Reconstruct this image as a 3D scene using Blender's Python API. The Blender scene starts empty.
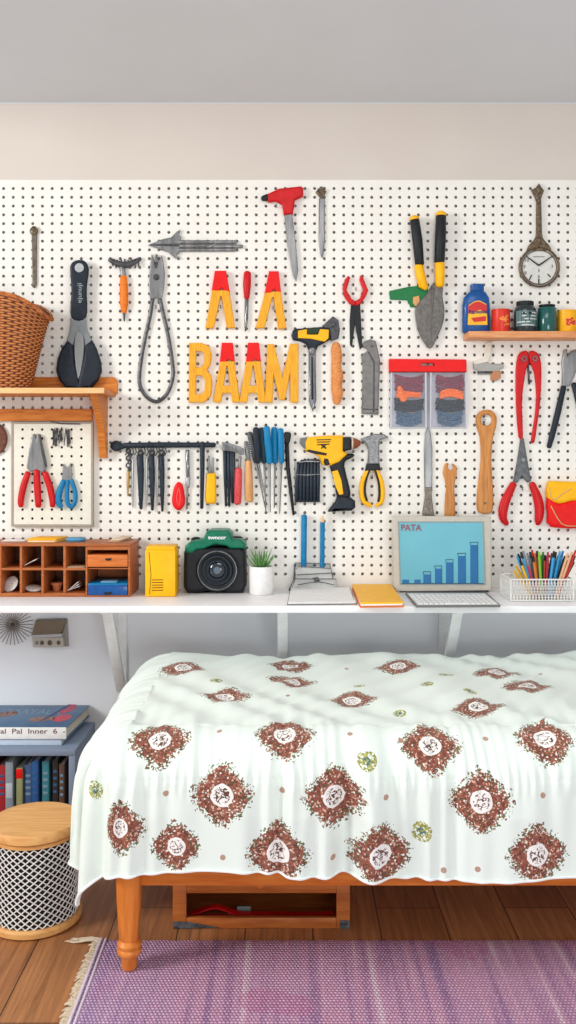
import bpy, bmesh, math, random
import numpy as np
from mathutils import Vector, Matrix
random.seed(7)
C = bpy.context.scene
col = C.collection
D, F, H, HY = 3.3333, 900.0, 1.263, 450.0      # distance to wall, focal length (px), eye height, horizon row
PI = math.pi

# ------------------------------------------------------------------ helpers
def P(x, y, off=0.0):
    d = D - off
    return Vector(((x - 288) * d / F, -off, H - (y - HY) * d / F))
def px(n, off=0.0): return n * (D - off) / F
def lin(v):
    v /= 255.0
    return v / 12.92 if v <= .04045 else ((v + .055) / 1.055) ** 2.4
def rgb(c): return (lin(c[0]), lin(c[1]), lin(c[2]), 1)
MATS = {}
def mat(name, c, rough=.5, metal=0.0, c2=None, scale=60, bump=0.0, bscale=None, stretch=(1, 1, 1), emit=0, spec=.3, trans=0, coat=0):
    if name in MATS: return MATS[name]
    m = bpy.data.materials.new(name); m.use_nodes = True
    nt = m.node_tree; N = nt.nodes; b = N['Principled BSDF']
    b.inputs['Base Color'].default_value = rgb(c)
    b.inputs['Roughness'].default_value = rough
    b.inputs['Metallic'].default_value = metal
    b.inputs['Specular IOR Level'].default_value = spec
    b.inputs['Transmission Weight'].default_value = trans
    b.inputs['Coat Weight'].default_value = coat
    if c2 is None: c2 = tuple(max(0, v * .965) for v in c)
    tc = N.new('ShaderNodeTexCoord'); mp = N.new('ShaderNodeMapping'); mp.inputs['Scale'].default_value = stretch
    nt.links.new(tc.outputs['Object'], mp.inputs[0])
    nz = N.new('ShaderNodeTexNoise'); nz.inputs['Scale'].default_value = scale; nz.inputs['Detail'].default_value = 4
    nt.links.new(mp.outputs[0], nz.inputs['Vector'])
    cr = N.new('ShaderNodeValToRGB'); cr.color_ramp.elements[0].position = .35; cr.color_ramp.elements[1].position = .65
    cr.color_ramp.elements[0].color = rgb(c); cr.color_ramp.elements[1].color = rgb(c2)
    nt.links.new(nz.outputs['Fac'], cr.inputs[0]); nt.links.new(cr.outputs[0], b.inputs['Base Color'])
    if emit:
        nt.links.new(cr.outputs[0], b.inputs['Emission Color']); b.inputs['Emission Strength'].default_value = emit
    if bump:
        n2 = N.new('ShaderNodeTexNoise'); n2.inputs['Scale'].default_value = bscale or scale * 2
        nt.links.new(mp.outputs[0], n2.inputs['Vector'])
        bp = N.new('ShaderNodeBump'); bp.inputs['Strength'].default_value = bump; bp.inputs['Distance'].default_value = .003
        nt.links.new(n2.outputs['Fac'], bp.inputs['Height']); nt.links.new(bp.outputs[0], b.inputs['Normal'])
    MATS[name] = m
    return m
def wood(name, c, c2, axis='x', scale=14, rough=.45, bump=.15):
    s = {'x': (1, 9, 9), 'y': (9, 1, 9), 'z': (9, 9, 1)}[axis]
    return mat(name, c, rough, 0, c2, scale, bump, scale * 3, s)

ORG = {}
def setp(o, label=None, cat=None, group=None, kind=None):
    if label: o['label'] = label
    if cat: o['category'] = cat
    if group: o['group'] = group
    if kind: o['kind'] = kind
def T(name, label, cat, loc, group=None):
    o = bpy.data.objects.new(name, None); col.objects.link(o); o.empty_display_size = .02
    o.location = loc; ORG[o.name] = Vector(loc)
    setp(o, label, cat, group)
    return o
def O(name, geoms, m, parent=None, label=None, cat=None, group=None, kind=None, smooth=40, origin=None):
    """one mesh object from world-space (verts, faces) lists"""
    org = ORG[parent.name] if parent else None
    if org is None:
        if origin is None:
            mn = [min(v[i] for g in geoms for v in g[0]) for i in range(3)]; mx = [max(v[i] for g in geoms for v in g[0]) for i in range(3)]
            origin = Vector(((mn[0] + mx[0]) / 2, (mn[1] + mx[1]) / 2, mn[2]))
        org = Vector(origin)
    V = []; Fc = []; k = 0
    for v, f in geoms:
        V += [(a[0] - org[0], a[1] - org[1], a[2] - org[2]) for a in v]
        Fc += [tuple(i + k for i in q) for q in f]; k += len(v)
    me = bpy.data.meshes.new(name); me.from_pydata(V, [], Fc); me.update()
    bm = bmesh.new(); bm.from_mesh(me); bmesh.ops.recalc_face_normals(bm, faces=bm.faces); bm.to_mesh(me); bm.free()
    me.materials.append(m)
    if smooth:
        me.polygons.foreach_set('use_smooth', [True] * len(me.polygons)); me.set_sharp_from_angle(angle=math.radians(smooth))
    o = bpy.data.objects.new(name, me); col.objects.link(o)
    if parent: o.parent = parent
    else: o.location = org
    ORG[o.name] = org
    setp(o, label, cat, group, kind)
    return o
def cat_rom(pts, n=5, closed=True):
    out = []; L = len(pts)
    rng = range(L) if closed else range(L - 1)
    for i in rng:
        if closed: p0, p1, p2, p3 = pts[i - 1], pts[i], pts[(i + 1) % L], pts[(i + 2) % L]
        else: p0, p1, p2, p3 = pts[max(i - 1, 0)], pts[i], pts[i + 1], pts[min(i + 2, L - 1)]
        for k in range(n):
            t = k / n
            out.append(tuple(.5 * (2 * p1[j] + (p2[j] - p0[j]) * t + (2 * p0[j] - 5 * p1[j] + 4 * p2[j] - p3[j]) * t * t + (3 * p1[j] - p0[j] - 3 * p2[j] + p3[j]) * t ** 3) for j in range(len(p1))))
    if not closed: out.append(tuple(pts[-1]))
    return out
def circ(cx, cy, r, n=20, ry=None): return [(cx + r * math.cos(2 * PI * i / n), cy + (ry or r) * math.sin(2 * PI * i / n)) for i in range(n)]
def slab(out, off0, off1, bev=.8, holes=(), sm=0, res=2):
    """outline (photo rows/columns on the plane off1) -> solid between off0 and off1 with rounded edges"""
    if sm: out = cat_rom(out, sm)
    cu = bpy.data.curves.new('tmp', 'CURVE'); cu.dimensions = '2D'; cu.fill_mode = 'BOTH'
    b = min(px(bev, off1), (off1 - off0) * .45)
    cu.extrude = (off1 - off0) / 2 - b; cu.bevel_depth = b; cu.bevel_resolution = res; cu.offset = -b
    for ring in [out] + list(holes):
        sp = cu.splines.new('POLY'); sp.points.add(len(ring) - 1); sp.use_cyclic_u = True
        for i, (x, y) in enumerate(ring):
            w = P(x, y, off1); sp.points[i].co = (w.x, w.z, 0, 1)
    ob = bpy.data.objects.new('tmp', cu); me = bpy.data.meshes.new_from_object(ob)
    yc = -(off0 + off1) / 2
    v = [(a.co.x, yc - a.co.z, a.co.y) for a in me.vertices]; f = [tuple(p.vertices) for p in me.polygons]
    bpy.data.objects.remove(ob); bpy.data.curves.remove(cu); bpy.data.meshes.remove(me)
    return v, f
def tube3(pts, radii, n=10, flat=1.0, closed=False):
    """pts world vectors; radii in metres; flat scales the depth (world Y) radius"""
    pts = [Vector(p) for p in pts]; L = len(pts)
    if not hasattr(radii, '__len__'): radii = [radii] * L
    V = []; Fc = []
    for i, p in enumerate(pts):
        if closed: t = pts[(i + 1) % L] - pts[i - 1]
        else: t = pts[min(i + 1, L - 1)] - pts[max(i - 1, 0)]
        if t.length < 1e-9: t = Vector((0, 0, 1))
        t.normalize()
        ref = Vector((0, 1, 0)) if abs(t.y) < .9 else Vector((0, 0, 1))
        a = t.cross(ref).normalized(); b = a.cross(t).normalized()
        for k in range(n):
            an = 2 * PI * k / n
            V.append(p + a * (radii[i] * math.cos(an)) + b * (radii[i] * flat * math.sin(an)))
    rings = L if closed else L - 1
    for i in range(rings):
        j = (i + 1) % L
        for k in range(n):
            k2 = (k + 1) % n
            Fc.append((i * n + k, i * n + k2, j * n + k2, j * n + k))
    if not closed:
        Fc.append(tuple(range(n))); Fc.append(tuple((L - 1) * n + k for k in range(n)))
    return V, Fc
BASE = [.02]
def bar(pp, rr, off, n=10, flat=1.0, sm=0, closed=False, ends=True):
    """pp: (x,y) or (x,y,off) photo points; rr radius in px"""
    q = [(a[0], a[1], a[2] if len(a) > 2 else off) for a in pp]
    if not hasattr(rr, '__len__'): rr = [rr] * len(q)
    if BASE[0] <= off < .09 and all(len(a) < 3 for a in pp):      # keep round things outside the board they hang on
        rm = px(max(rr), off)
        if off - BASE[0] < rm * flat:
            flat = max(min(flat, (off - BASE[0]) / rm), .7 * min(flat, 1)); off = max(off, BASE[0] + rm * flat + .0003)
            q = [(a[0], a[1], off) for a in q]
    q = [a + (r,) for a, r in zip(q, rr)]
    if sm: q = cat_rom(q, sm, closed)
    pts = [P(a[0], a[1], a[2]) for a in q]; rad = [max(px(a[3], a[2]), .0002) for a in q]
    if ends and not closed and len(pts) > 1:      # rounded ends
        d0 = (pts[0] - pts[1]).normalized(); d1 = (pts[-1] - pts[-2]).normalized()
        r0, r1 = rad[0], rad[-1]
        pts = [pts[0] + d0 * r0 * .55, pts[0] + d0 * r0 * .35] + pts + [pts[-1] + d1 * r1 * .35, pts[-1] + d1 * r1 * .55]
        rad = [r0 * .35, r0 * .75] + rad + [r1 * .75, r1 * .35]
    return tube3(pts, rad, n, flat, closed)
def lathe(prof, c, n=32, sy=1.0, tilt=None):
    V = []; Fc = []; L = len(prof)
    for r, z in prof:
        for k in range(n):
            a = 2 * PI * k / n; V.append(Vector((r * math.cos(a), r * sy * math.sin(a), z)))
    for i in range(L - 1):
        for k in range(n):
            k2 = (k + 1) % n; Fc.append((i * n + k, i * n + k2, (i + 1) * n + k2, (i + 1) * n + k))
    if prof[0][0] > 1e-6: Fc.append(tuple(range(n)))
    if prof[-1][0] > 1e-6: Fc.append(tuple((L - 1) * n + k for k in range(n)))
    if tilt: V = [tilt @ v for v in V]
    c = Vector(c)
    return [v + c for v in V], Fc
def box(x0, x1, y0, y1, z0, z1, bev=.002, seg=2, fn=None):
    bm = bmesh.new(); bmesh.ops.create_cube(bm, size=1)
    for v in bm.verts:
        v.co = Vector(((x0 + x1) / 2 + v.co.x * (x1 - x0), (y0 + y1) / 2 + v.co.y * (y1 - y0), (z0 + z1) / 2 + v.co.z * (z1 - z0)))
    if bev: bmesh.ops.bevel(bm, geom=bm.edges[:], offset=min(bev, abs(x1 - x0) * .4, abs(y1 - y0) * .4, abs(z1 - z0) * .4), segments=seg, profile=.5, affect='EDGES')
    if fn:
        for v in bm.verts: v.co = fn(v.co)
    bm.verts.index_update()
    r = [v.co.copy() for v in bm.verts], [tuple(v.index for v in f.verts) for f in bm.faces]
    bm.free(); return r
def pbox(x0, x1, ytop, ybot, off0, off1, bev=.0015):
    """box whose front face (plane off1) spans the given photo rows and columns"""
    a = P(x0, ytop, off1); b = P(x1, ybot, off1)
    return box(a.x, b.x, -off1, -off0, b.z, a.z, bev)
def ell(c, rx, ry, rz, n=14, m=9):
    pr = [(math.sin(PI * i / m) + (1e-7 if i in (0, m) else 0), -math.cos(PI * i / m)) for i in range(m + 1)]
    v, f = lathe([(max(r, .01), z) for r, z in pr], (0, 0, 0), n)
    c = Vector(c); return [Vector((a.x * rx, a.y * ry, a.z * rz)) + c for a in v], f
def text(s, x, y, h, off, rot=0, depth=.0006, sx=1, bold=0, M=None):
    cu = bpy.data.curves.new('tmp', 'FONT'); cu.body = s; cu.size = 1; cu.extrude = 0; cu.align_x = 'CENTER'; cu.align_y = 'CENTER'; cu.offset = bold
    ob = bpy.data.objects.new('tmp', cu); me = bpy.data.meshes.new_from_object(ob)
    k = px(h, off) / .72; c = P(x, y, off); V = []
    for a in me.vertices:
        u, w = a.co.x * k * sx, a.co.y * k
        u, w = u * math.cos(rot) - w * math.sin(rot), u * math.sin(rot) + w * math.cos(rot)
        V.append(Vector((c.x + u, -off - depth, c.z + w)) if M is None else M(u, w))
    f = [tuple(p.vertices) for p in me.polygons]
    bpy.data.objects.remove(ob); bpy.data.curves.remove(cu); bpy.data.meshes.remove(me)
    return V, f
def quadlens(pts, off0, off1, bev=.6, sm=0): return slab(pts, off0, off1, bev, (), sm)

# ------------------------------------------------------------------ materials
M_board = mat('pegboard_paint', (238, 236, 229), .6, 0, (234, 231, 223), 8)
M_wall = mat('wall_paint_beige', (214, 205, 196), .85, 0, (211, 201, 192), 3, .05, 80)
M_walllow = mat('wall_paint_cool_white', (234, 237, 241), .8, 0, (231, 234, 239), 3, .05, 80)
M_ceil = mat('ceiling_paint', (218, 221, 224), .9, 0, (215, 218, 221), 3, .05, 80)
M_desk = mat('desk_white', (240, 240, 240), .35, 0, (236, 236, 238), 6)
M_white = mat('white_paint', (238, 240, 240), .4)
M_steel = mat('brushed_steel', (150, 150, 150), .38, .55, (118, 119, 121), 60, .1, 90, (1, 1, .15))
M_steeld = mat('dark_steel', (92, 92, 94), .4, .5, (66, 67, 70), 70, .1)
M_chrome = mat('chrome', (150, 152, 156), .22, .85, (110, 112, 116), 50, 0, None, (1, 1, .1))
M_bronze = mat('aged_bronze', (128, 110, 88), .42, .5, (82, 70, 58), 120, .4, 160)
M_black = mat('black_plastic', (24, 26, 29), .5, 0, (30, 33, 37), 60)
M_navy = mat('navy_plastic', (24, 32, 42), .5, 0, (30, 40, 52), 60)
M_navyst = mat('dark_blue_steel', (32, 40, 50), .45, .2, (44, 54, 66), 80)
M_red = mat('red_plastic', (206, 16, 22), .4, 0, (190, 12, 18), 40)
M_redb = mat('bright_red', (232, 14, 12), .5, 0, (222, 12, 10), 40)
M_yel = mat('yellow_paint_wood', (240, 176, 44), .5, 0, (224, 152, 26), 22, .15, 80, (9, 9, 1))
M_yelp = mat('yellow_plastic', (250, 186, 8), .45, 0, (246, 178, 6), 40)
M_orange = mat('orange_handle', (238, 130, 30), .45, 0, (222, 110, 22), 60)
M_blue = mat('blue_plastic', (8, 128, 180), .45, 0, (6, 114, 166), 40)
M_blued = mat('deep_blue_plastic', (14, 84, 152), .35, 0, (14, 70, 134), 40, coat=.2)
M_green = mat('green_plastic', (4, 116, 86), .35, 0, (2, 100, 74), 40)
M_greend = mat('green_handle', (20, 118, 62), .45)
M_shelfw = wood('honey_shelf_wood', (214, 134, 58), (190, 106, 38), 'x')
M_palew = wood('pale_wood', (238, 196, 140), (226, 178, 120), 'x')
M_pinkw = wood('salmon_wood', (222, 158, 108), (204, 134, 86), 'x')
M_organ = wood('cabinet_cherry_wood', (184, 108, 58), (160, 86, 42), 'x')
M_organd = wood('drawer_wood', (214, 122, 58), (196, 104, 44), 'x')
M_tool = wood('beech_tool_wood', (206, 142, 76), (184, 116, 56), 'z')
M_toolp = wood('raw_wood_handle', (226, 172, 116), (206, 146, 90), 'z')
M_carrot = mat('lathed_orange_wood', (226, 152, 88), .6, 0, (204, 120, 62), 70, .5, 60, (1, 1, 3))
M_bed = wood('bed_pine', (214, 126, 50), (192, 100, 32), 'x', 8, .35)
M_bedz = wood('bed_pine_leg', (222, 136, 58), (202, 110, 38), 'z', 8, .35)
M_paper = mat('paper', (240, 240, 238), .7)
M_glassp = mat('clear_plastic', (225, 230, 235), .12, 0, trans=.0, spec=.5)
bs = M_glassp.node_tree.nodes['Principled BSDF']; bs.inputs['Alpha'].default_value = .06; bs.inputs['Roughness'].default_value = .06
M_hole_shade = mat('hole_shade_paint', (40, 34, 30), .8)

# ------------------------------------------------------------------ setting
def struct(name, geoms, m, smooth=0, **k): return O(name, geoms, m, kind='structure', smooth=smooth, **k)
ZD = .752                                              # desk height
zc = P(0, 103).z                                       # ceiling height
struct('wall_back', [box(-1.7, 1.7, 0, .1, ZD - .023, zc + .1, 0), ], M_wall)
struct('wall_lower', [box(-1.7, 1.7, 0, .1, -.1, ZD - .023, 0)], M_walllow)
struct('ceiling', [box(-1.7, 1.7, -3.0, .0, zc, zc + .08, 0)], M_ceil)
struct('trim_1', [tube3([P(-60 + i * 20, 103.2, .002) for i in range(35)], .0025, 6)], M_ceil, label='thin bead of caulk where ceiling meets wall')

# floor planks
mf = bpy.data.materials.new('oak_planks'); mf.use_nodes = True
nt = mf.node_tree; N = nt.nodes; b = N['Principled BSDF']; L = nt.links.new
tc = N.new('ShaderNodeTexCoord'); mp = N.new('ShaderNodeMapping'); mp.inputs['Rotation'].default_value = (0, 0, PI / 2); mp.inputs['Location'].default_value = (0, .112, 0)
L(tc.outputs['Object'], mp.inputs[0])
br = N.new('ShaderNodeTexBrick'); br.inputs['Scale'].default_value = 1; br.inputs['Mortar Size'].default_value = .0016; br.inputs['Brick Width'].default_value = 1.35; br.inputs['Row Height'].default_value = .177
br.inputs['Color1'].default_value = rgb((196, 138, 88)); br.inputs['Color2'].default_value = rgb((170, 112, 68)); br.inputs['Mortar'].default_value = rgb((60, 34, 20)); br.offset = .37; br.inputs['Bias'].default_value = .1
L(mp.outputs[0], br.inputs['Vector'])
m2 = N.new('ShaderNodeMapping'); m2.inputs['Scale'].default_value = (1.2, 22, 1); L(mp.outputs[0], m2.inputs[0])
nz = N.new('ShaderNodeTexNoise'); nz.inputs['Scale'].default_value = 3; nz.inputs['Detail'].default_value = 8; nz.inputs['Distortion'].default_value = .8; L(m2.outputs[0], nz.inputs['Vector'])
cr = N.new('ShaderNodeValToRGB'); cr.color_ramp.elements[0].position = .3; cr.color_ramp.elements[0].color = (.55, .5, .45, 1); cr.color_ramp.elements[1].position = .7; cr.color_ramp.elements[1].color = (1.1, 1.1, 1.1, 1)
L(nz.outputs['Fac'], cr.inputs[0])
mx = N.new('ShaderNodeMixRGB'); mx.blend_type = 'MULTIPLY'; mx.inputs[0].default_value = 1; L(br.outputs['Color'], mx.inputs[1]); L(cr.outputs[0], mx.inputs[2]); L(mx.outputs[0], b.inputs['Base Color'])
b.inputs['Roughness'].default_value = .45
bp = N.new('ShaderNodeBump'); bp.inputs['Strength'].default_value = .35; bp.inputs['Distance'].default_value = .002; L(nz.outputs['Fac'], bp.inputs['Height']); L(bp.outputs[0], b.inputs['Normal'])
struct('floor', [box(-1.9, 1.9, -3.2, .1, -.05, 0, 0)], mf, origin=(0, 0, 0))

# perforated board
def pegmesh(xs, ys, xa, xb, ya, yb, off, r, depth=.005):
    V = []; Fc = []
    X = [P(x, HY, off).x for x in xs]; Z = [P(288, y, off).z for y in ys]
    Xe = [P(xa, HY, off).x] + [(X[i] + X[i + 1]) / 2 for i in range(len(X) - 1)] + [P(xb, HY, off).x]
    Ze = [P(288, ya, off).z] + [(Z[i] + Z[i + 1]) / 2 for i in range(len(Z) - 1)] + [P(288, yb, off).z]
    yf = -off
    for i, x in enumerate(X):
        for j, z in enumerate(Z):
            k = len(V)
            V += [(Xe[i + 1], yf, Ze[j]), (Xe[i], yf, Ze[j]), (Xe[i], yf, Ze[j + 1]), (Xe[i + 1], yf, Ze[j + 1])]
            for a in range(8):
                an = PI / 8 + a * PI / 4; V.append((x + r * math.cos(an), yf, z + r * math.sin(an)))
            for a in range(8):
                an = PI / 8 + a * PI / 4; V.append((x + r * math.cos(an), yf + depth, z + r * math.sin(an)))
            q = k + 4
            for c in range(4):      # corner c at 45+90c degrees: oct verts 2c,2c+1 lie either side
                a0, a1, a2 = q + (2 * c) % 8, q + (2 * c + 1) % 8, q + (2 * c + 2) % 8
                Fc.append((k + c, a1, a0)); Fc.append((k + c, k + (c + 1) % 4, a2, a1))
            for a in range(8):
                Fc.append((q + a, q + (a + 1) % 8, q + 8 + (a + 1) % 8, q + 8 + a))
    return V, Fc
BO = .02
g = pegmesh([3.5 + 9.72 * i for i in range(-9, 36)] + [343.7 + 9.34 * i for i in range(1, 37)], [188.5 + 8.76 * j for j in range(45)], -90, 690, 180, 590, BO, .0060)
a = P(-90, 180, BO); z = P(690, 590, BO)
frame = [box(a.x, z.x, -BO + .0002, 0, a.z - .006, a.z + .001, .0005), box(a.x - .004, a.x, -BO, 0, z.z, a.z, 0), box(z.x, z.x + .004, -BO, 0, z.z, a.z, 0)]
bk = T('pegboard', 'large white perforated pegboard covering the wall above the desk', 'pegboard', (0, -BO, ZD))
O('panel', [g], M_board, bk, smooth=0)
O('edge_frame', frame, M_board, bk, smooth=0)

hooks = [(156, 308), (356, 290), (522.6, 490), (529, 400), (220.6, 308), (273, 309), (276.4, 207), (432.4, 272), (372, 478)]
for hx, hy in hooks:
    O('peg_hook', [tube3([P(hx, hy, .014), P(hx, hy, .030), P(hx, hy - 1.0, .036), P(hx, hy - 3, .0375)], .0022, 8)], M_chrome, bk)
# desk
dk = T('wall_desk', 'long white wall-mounted desk shelf below the pegboard', 'desk', (0, -.2, ZD - .023))
dfo = D - 2.948
O('desktop', [box(-1.66, 1.66, -dfo, -.0005, ZD - .023, ZD, .002)], M_desk, dk)
def bracket(xw, flip, label):
    X = (xw - 288) / 270.0
    t = T('shelf_bracket', label, 'bracket', (X, -.002, P(0, 690).z), 'white brackets carrying the desk')
    zb = P(0, 690).z; zt = ZD - .0232
    O('wall_plate', [box(X - .017, X + .017, -.008, -.0005, zb, zt, .002)], M_white, t)
    O('support_arm', [box(X - .014, X + .014, -.33, -.008, zt - .014, zt, .002)], M_white, t)
    # diagonal brace
    def fn(c):
        s = (c.z - zb) / (zt - zb)
        return Vector((c.x, c.y - .27 * s ** 1.1, c.z))
    bm = [box(X - .018, X + .018, -.032, -.006, zb, zt - .012, .003, 2, fn)]
    O('brace', bm, M_white, t)
    O('screw_head', [ell((X, -.009, zt - .04), .004, .003, .004)], M_steel, t)
bracket(122.5, 1, 'white desk bracket at the left, above the left end of the quilt')
bracket(283, 1, 'white desk bracket in the middle, below the pen stand')
bracket(443, 1, 'white desk bracket at the right, below the laptop')

# ------------------------------------------------------------------ hung tools
w0 = BO + .0002           # plane just in front of the board
# metal rod, top left
t = T('steel_file', 'slim brown steel file hanging alone above the wicker basket', 'file', P(34, 288, w0))
O('blade', [slab([(31.5, 234), (36.8, 234), (36.4, 284), (34.6, 288), (32.2, 287)], w0, w0 + .008, .9)], M_steeld if 0 else mat('brown_steel', (128, 116, 104), .4, .5, (92, 82, 72), 60), t)
O('knob', [ell(P(34, 231, w0 + .006), px(4.2), .006, px(4.6)), tube3([P(34 + 2.6 * math.cos(a), 229 + 2.6 * math.sin(a), w0 + .011) for a in [k * PI / 6 for k in range(12)]], .0015, 6, closed=True)], M_bronze, t)
# big black bladed tool standing on shelf
t = T('kitchen_shears', 'large black-handled tool with a rounded two-lobed black head on the wooden shelf', 'tool', P(79, 386.5, .03))
O('handle', [slab([(79, 259.5), (84, 260.5), (87.5, 265), (88.3, 272), (86.3, 288), (85.6, 317.5), (70.8, 317.5), (70.8, 290), (69.6, 270), (70.5, 264), (74, 260.5)], .0375, .0555, 2.2, sm=4)], M_navy, t)
O('hanging_disc', [slab(circ(79.2, 267.7, 4.6), .0550, .0580, .5)], mat('pale_grey_plastic', (178, 182, 184), .4), t, label='pale grey disc in handle')
O('lettering', [text('ejunuji', 79.6, 293, 4.6, .0557, PI / 2, sx=1.2)], mat('silver_print', (160, 168, 172), .5), t)
O('neck', [slab([(70.8, 317.3), (85.6, 317.3), (87.3, 330), (91.5, 341), (85, 347), (84, 338), (79, 331), (74.5, 338), (73, 346), (66.5, 340.5), (69.8, 330)], .0395, .0515, 1)], mat('grey_alloy', (140, 145, 148), .45, .3), t)
O('head', [slab([(66.5, 340.5), (73, 345), (74.2, 362), (78, 381), (82, 362), (84.6, 345), (91.5, 339.5), (96, 348), (100, 360), (101.3, 370), (98, 380), (90, 388.6), (79, 390), (66, 388.6), (58.5, 380), (55.2, 370), (57, 358), (61, 348)], .0355, .0615, 3)], M_navy, t)
O('blade', [slab([(74.3, 336), (79.3, 331), (83.3, 337), (83.5, 355), (78.5, 380), (74.6, 360)], .0395, .0555, 1.2, sm=3)], mat('satin_blade', (150, 153, 152), .35, .4), t)
# orange handled scraper
t = T('scraper', 'small scraper with orange handle and wire-wrapped T head', 'scraper', P(124, 321, w0))
sc = [bar([(109.5, 259.5), (116, 263), (124, 265), (132, 263), (140.5, 258.5)], [2.2, 3, 3.4, 3, 1.8], w0 + .007, sm=3)]
for k in range(9): sc.append(bar([(110.5 + k * 3.5, 258 + (k % 3)), (113 + k * 3.2, 266 + (k % 2) * 2)], .7, w0 + .013, 6))
O('head', sc, M_steeld, t)
O('collar', [bar([(121, 264), (123, 272), (123.6, 277)], [2.6, 2.6, 3.1], w0 + .007)], M_steel, t)
O('handle', [bar([(123.6, 277), (124, 292), (124.2, 304), (124, 312)], [3.4, 4.4, 4.2, 2.6], w0 + .008, 12)], M_orange, t)
O('tip', [bar([(124, 312), (124.3, 321)], [1.6, .7], w0 + .008)], M_steeld, t)
# loop handled snips
t = T('loop_snips', 'steel snips with long dark loop handles pointing down', 'snips', P(156, 402, w0))
O('jaw', [slab([(151.6, 253.5), (155, 262), (155.6, 254), (157.2, 254), (158, 262), (161.8, 254.6), (164.6, 272), (164, 287), (161, 301), (155.5, 297), (150.5, 303), (148.6, 286), (149.6, 268)], w0, w0 + .012, 1)], M_steel, t)
O('pivot', [slab(circ(156, 277, 3.2, 12), w0 + .0115, w0 + .016, 1), slab([(153.5, 262), (158, 262), (157, 268), (154.5, 268)], w0 + .0115, w0 + .014, .4)], M_steeld, t)
O('loop_handle', [bar([(160, 299), (163.5, 315), (168, 335), (172, 360), (173, 376), (168, 392), (160, 400.5), (153, 401), (145, 395), (139.5, 383), (140.8, 362), (145.5, 336), (150, 316), (152.6, 299)], [1.9] * 14, w0 + .007, 8, sm=4)], M_steeld, t)
# arrow shaped bar
t = T('arrow_ornament', 'grey metal arrow with barbed head pointing left', 'arrow', P(194, 252, w0))
O('arrow_head', [slab([(147.6, 244.8), (162, 239), (171, 237), (177, 231), (180.6, 229.2), (178, 234.5), (181, 236), (180, 245), (179, 253), (176, 254), (180, 258.8), (175, 258), (168, 252), (158, 248.6)], w0, w0 + .012, 1.2)], M_steel, t)
O('barb_ridge', [bar([(150, 244.8), (178, 245)], [.6, 1.4], w0 + .012, 8)], M_steeld, t)
O('shaft', [bar([(177, 242), (236, 242)], 1.9, w0 + .006, 8), bar([(177, 246), (242, 246.4)], 1.9, w0 + .006, 8), bar([(177, 250), (235, 249.8)], 1.8, w0 + .006, 8), bar([(200, 245), (208, 247), (216, 244)], 1.2, w0 + .011, 8)], M_steel, t)
# red T-handled saw
t = T('hand_saw', 'red T-handled saw with long tapered grey blade', 'saw', P(295, 281, w0))
O('handle', [slab([(266.8, 193.6), (279, 188), (290, 186.8), (301.5, 185.6), (303.4, 188), (303.2, 196), (295, 199.6), (293, 213.4), (283.5, 214.6), (282.4, 204.8), (276, 200.8), (267.8, 202)], w0, w0 + .022, 2.4)], M_red, t)
O('nozzle', [bar([(262.5, 198.6), (267.5, 197.6)], [2.6, 3.8], w0 + .011)], M_black, t)
O('blade', [slab([(284.2, 214), (292, 213.4), (296, 245), (298.2, 270), (296.4, 281.5), (292.8, 275), (287, 243)], w0 + .006, w0 + .012, 1)], M_steel, t)
# nail with diamond knob
t = T('ornate_pick', 'narrow steel pick with diamond-shaped brass top', 'pick', P(322, 258, w0))
O('blade', [slab([(319, 198), (324.8, 198), (325, 240), (323.4, 255), (322, 258), (320.4, 255), (318.6, 240)], w0, w0 + .008, 1)], M_steel, t)
O('knob', [slab([(321.2, 185.6), (326.6, 191.2), (323, 198), (320.5, 198), (315.4, 192)], w0, w0 + .010, 1.5), bar([(318, 189), (321, 194), (325, 189)], .8, w0 + .0105, 6)], M_bronze, t)

# wooden letters --------------------------------------------------------
GL = 'yellow painted wooden letters'
def lt(label, x, y, group=GL): return T('wooden_letter', label, 'letter', P(x, y, w0), group)
lo, lh = w0, w0 + .02
def letter_a_open(label, o, apex):
    t = lt(label, apex[0], o[3][1])
    O('letter_body', [slab([o[0], o[1]] + o[2:], lo, lh, .9)], M_yel, t)
    return t
t = lt('open yellow letter without crossbar, red top, left of the small red screwdriver', 220, 328)
O('letter_body', [slab([(212, 290), (229, 290), (235, 327.6), (226.8, 328), (221.6, 296), (220.4, 296), (213.6, 328), (205.3, 328)], lo, lh, .9)], M_yel, t)
O('red_cap', [slab([(214.8, 270.6), (226, 270.6), (229.6, 291.5), (223.6, 290), (221.6, 287.4), (218, 291), (211.6, 290)], lo, lh + .001, .9)], M_redb, t)
t = lt('open yellow letter without crossbar, red top, right of the small red screwdriver', 271, 328)
O('letter_body', [slab([(265, 292), (280.8, 291), (286.4, 328), (278.2, 329), (273.6, 297), (272.4, 297), (264.2, 328), (255.6, 328)], lo, lh, .9)], M_yel, t)
O('red_cap', [slab([(269, 271), (278.6, 271), (281, 292), (275.6, 291), (274, 288.5), (270.4, 293), (264.6, 293)], lo, lh + .001, .9)], M_redb, t)
# B
t = lt('yellow wooden letter B, first of the lower row', 200, 402)
O('letter_body', [slab([(189.2, 342.8), (202, 342.8), (209, 346), (211.4, 354), (210.6, 364), (206.6, 370), (211, 375), (212.2, 384), (210.6, 396), (204, 402.4), (188.6, 402.4)], lo, lh, .9,
    holes=[[(196, 351), (201.4, 351), (204.2, 354), (204, 363), (201, 367.2), (196, 367.2)], [(195.8, 375.4), (201.6, 375.4), (205, 380), (204.6, 390), (201, 394.4), (195.8, 394.4)]])], M_yel, t)
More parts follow.
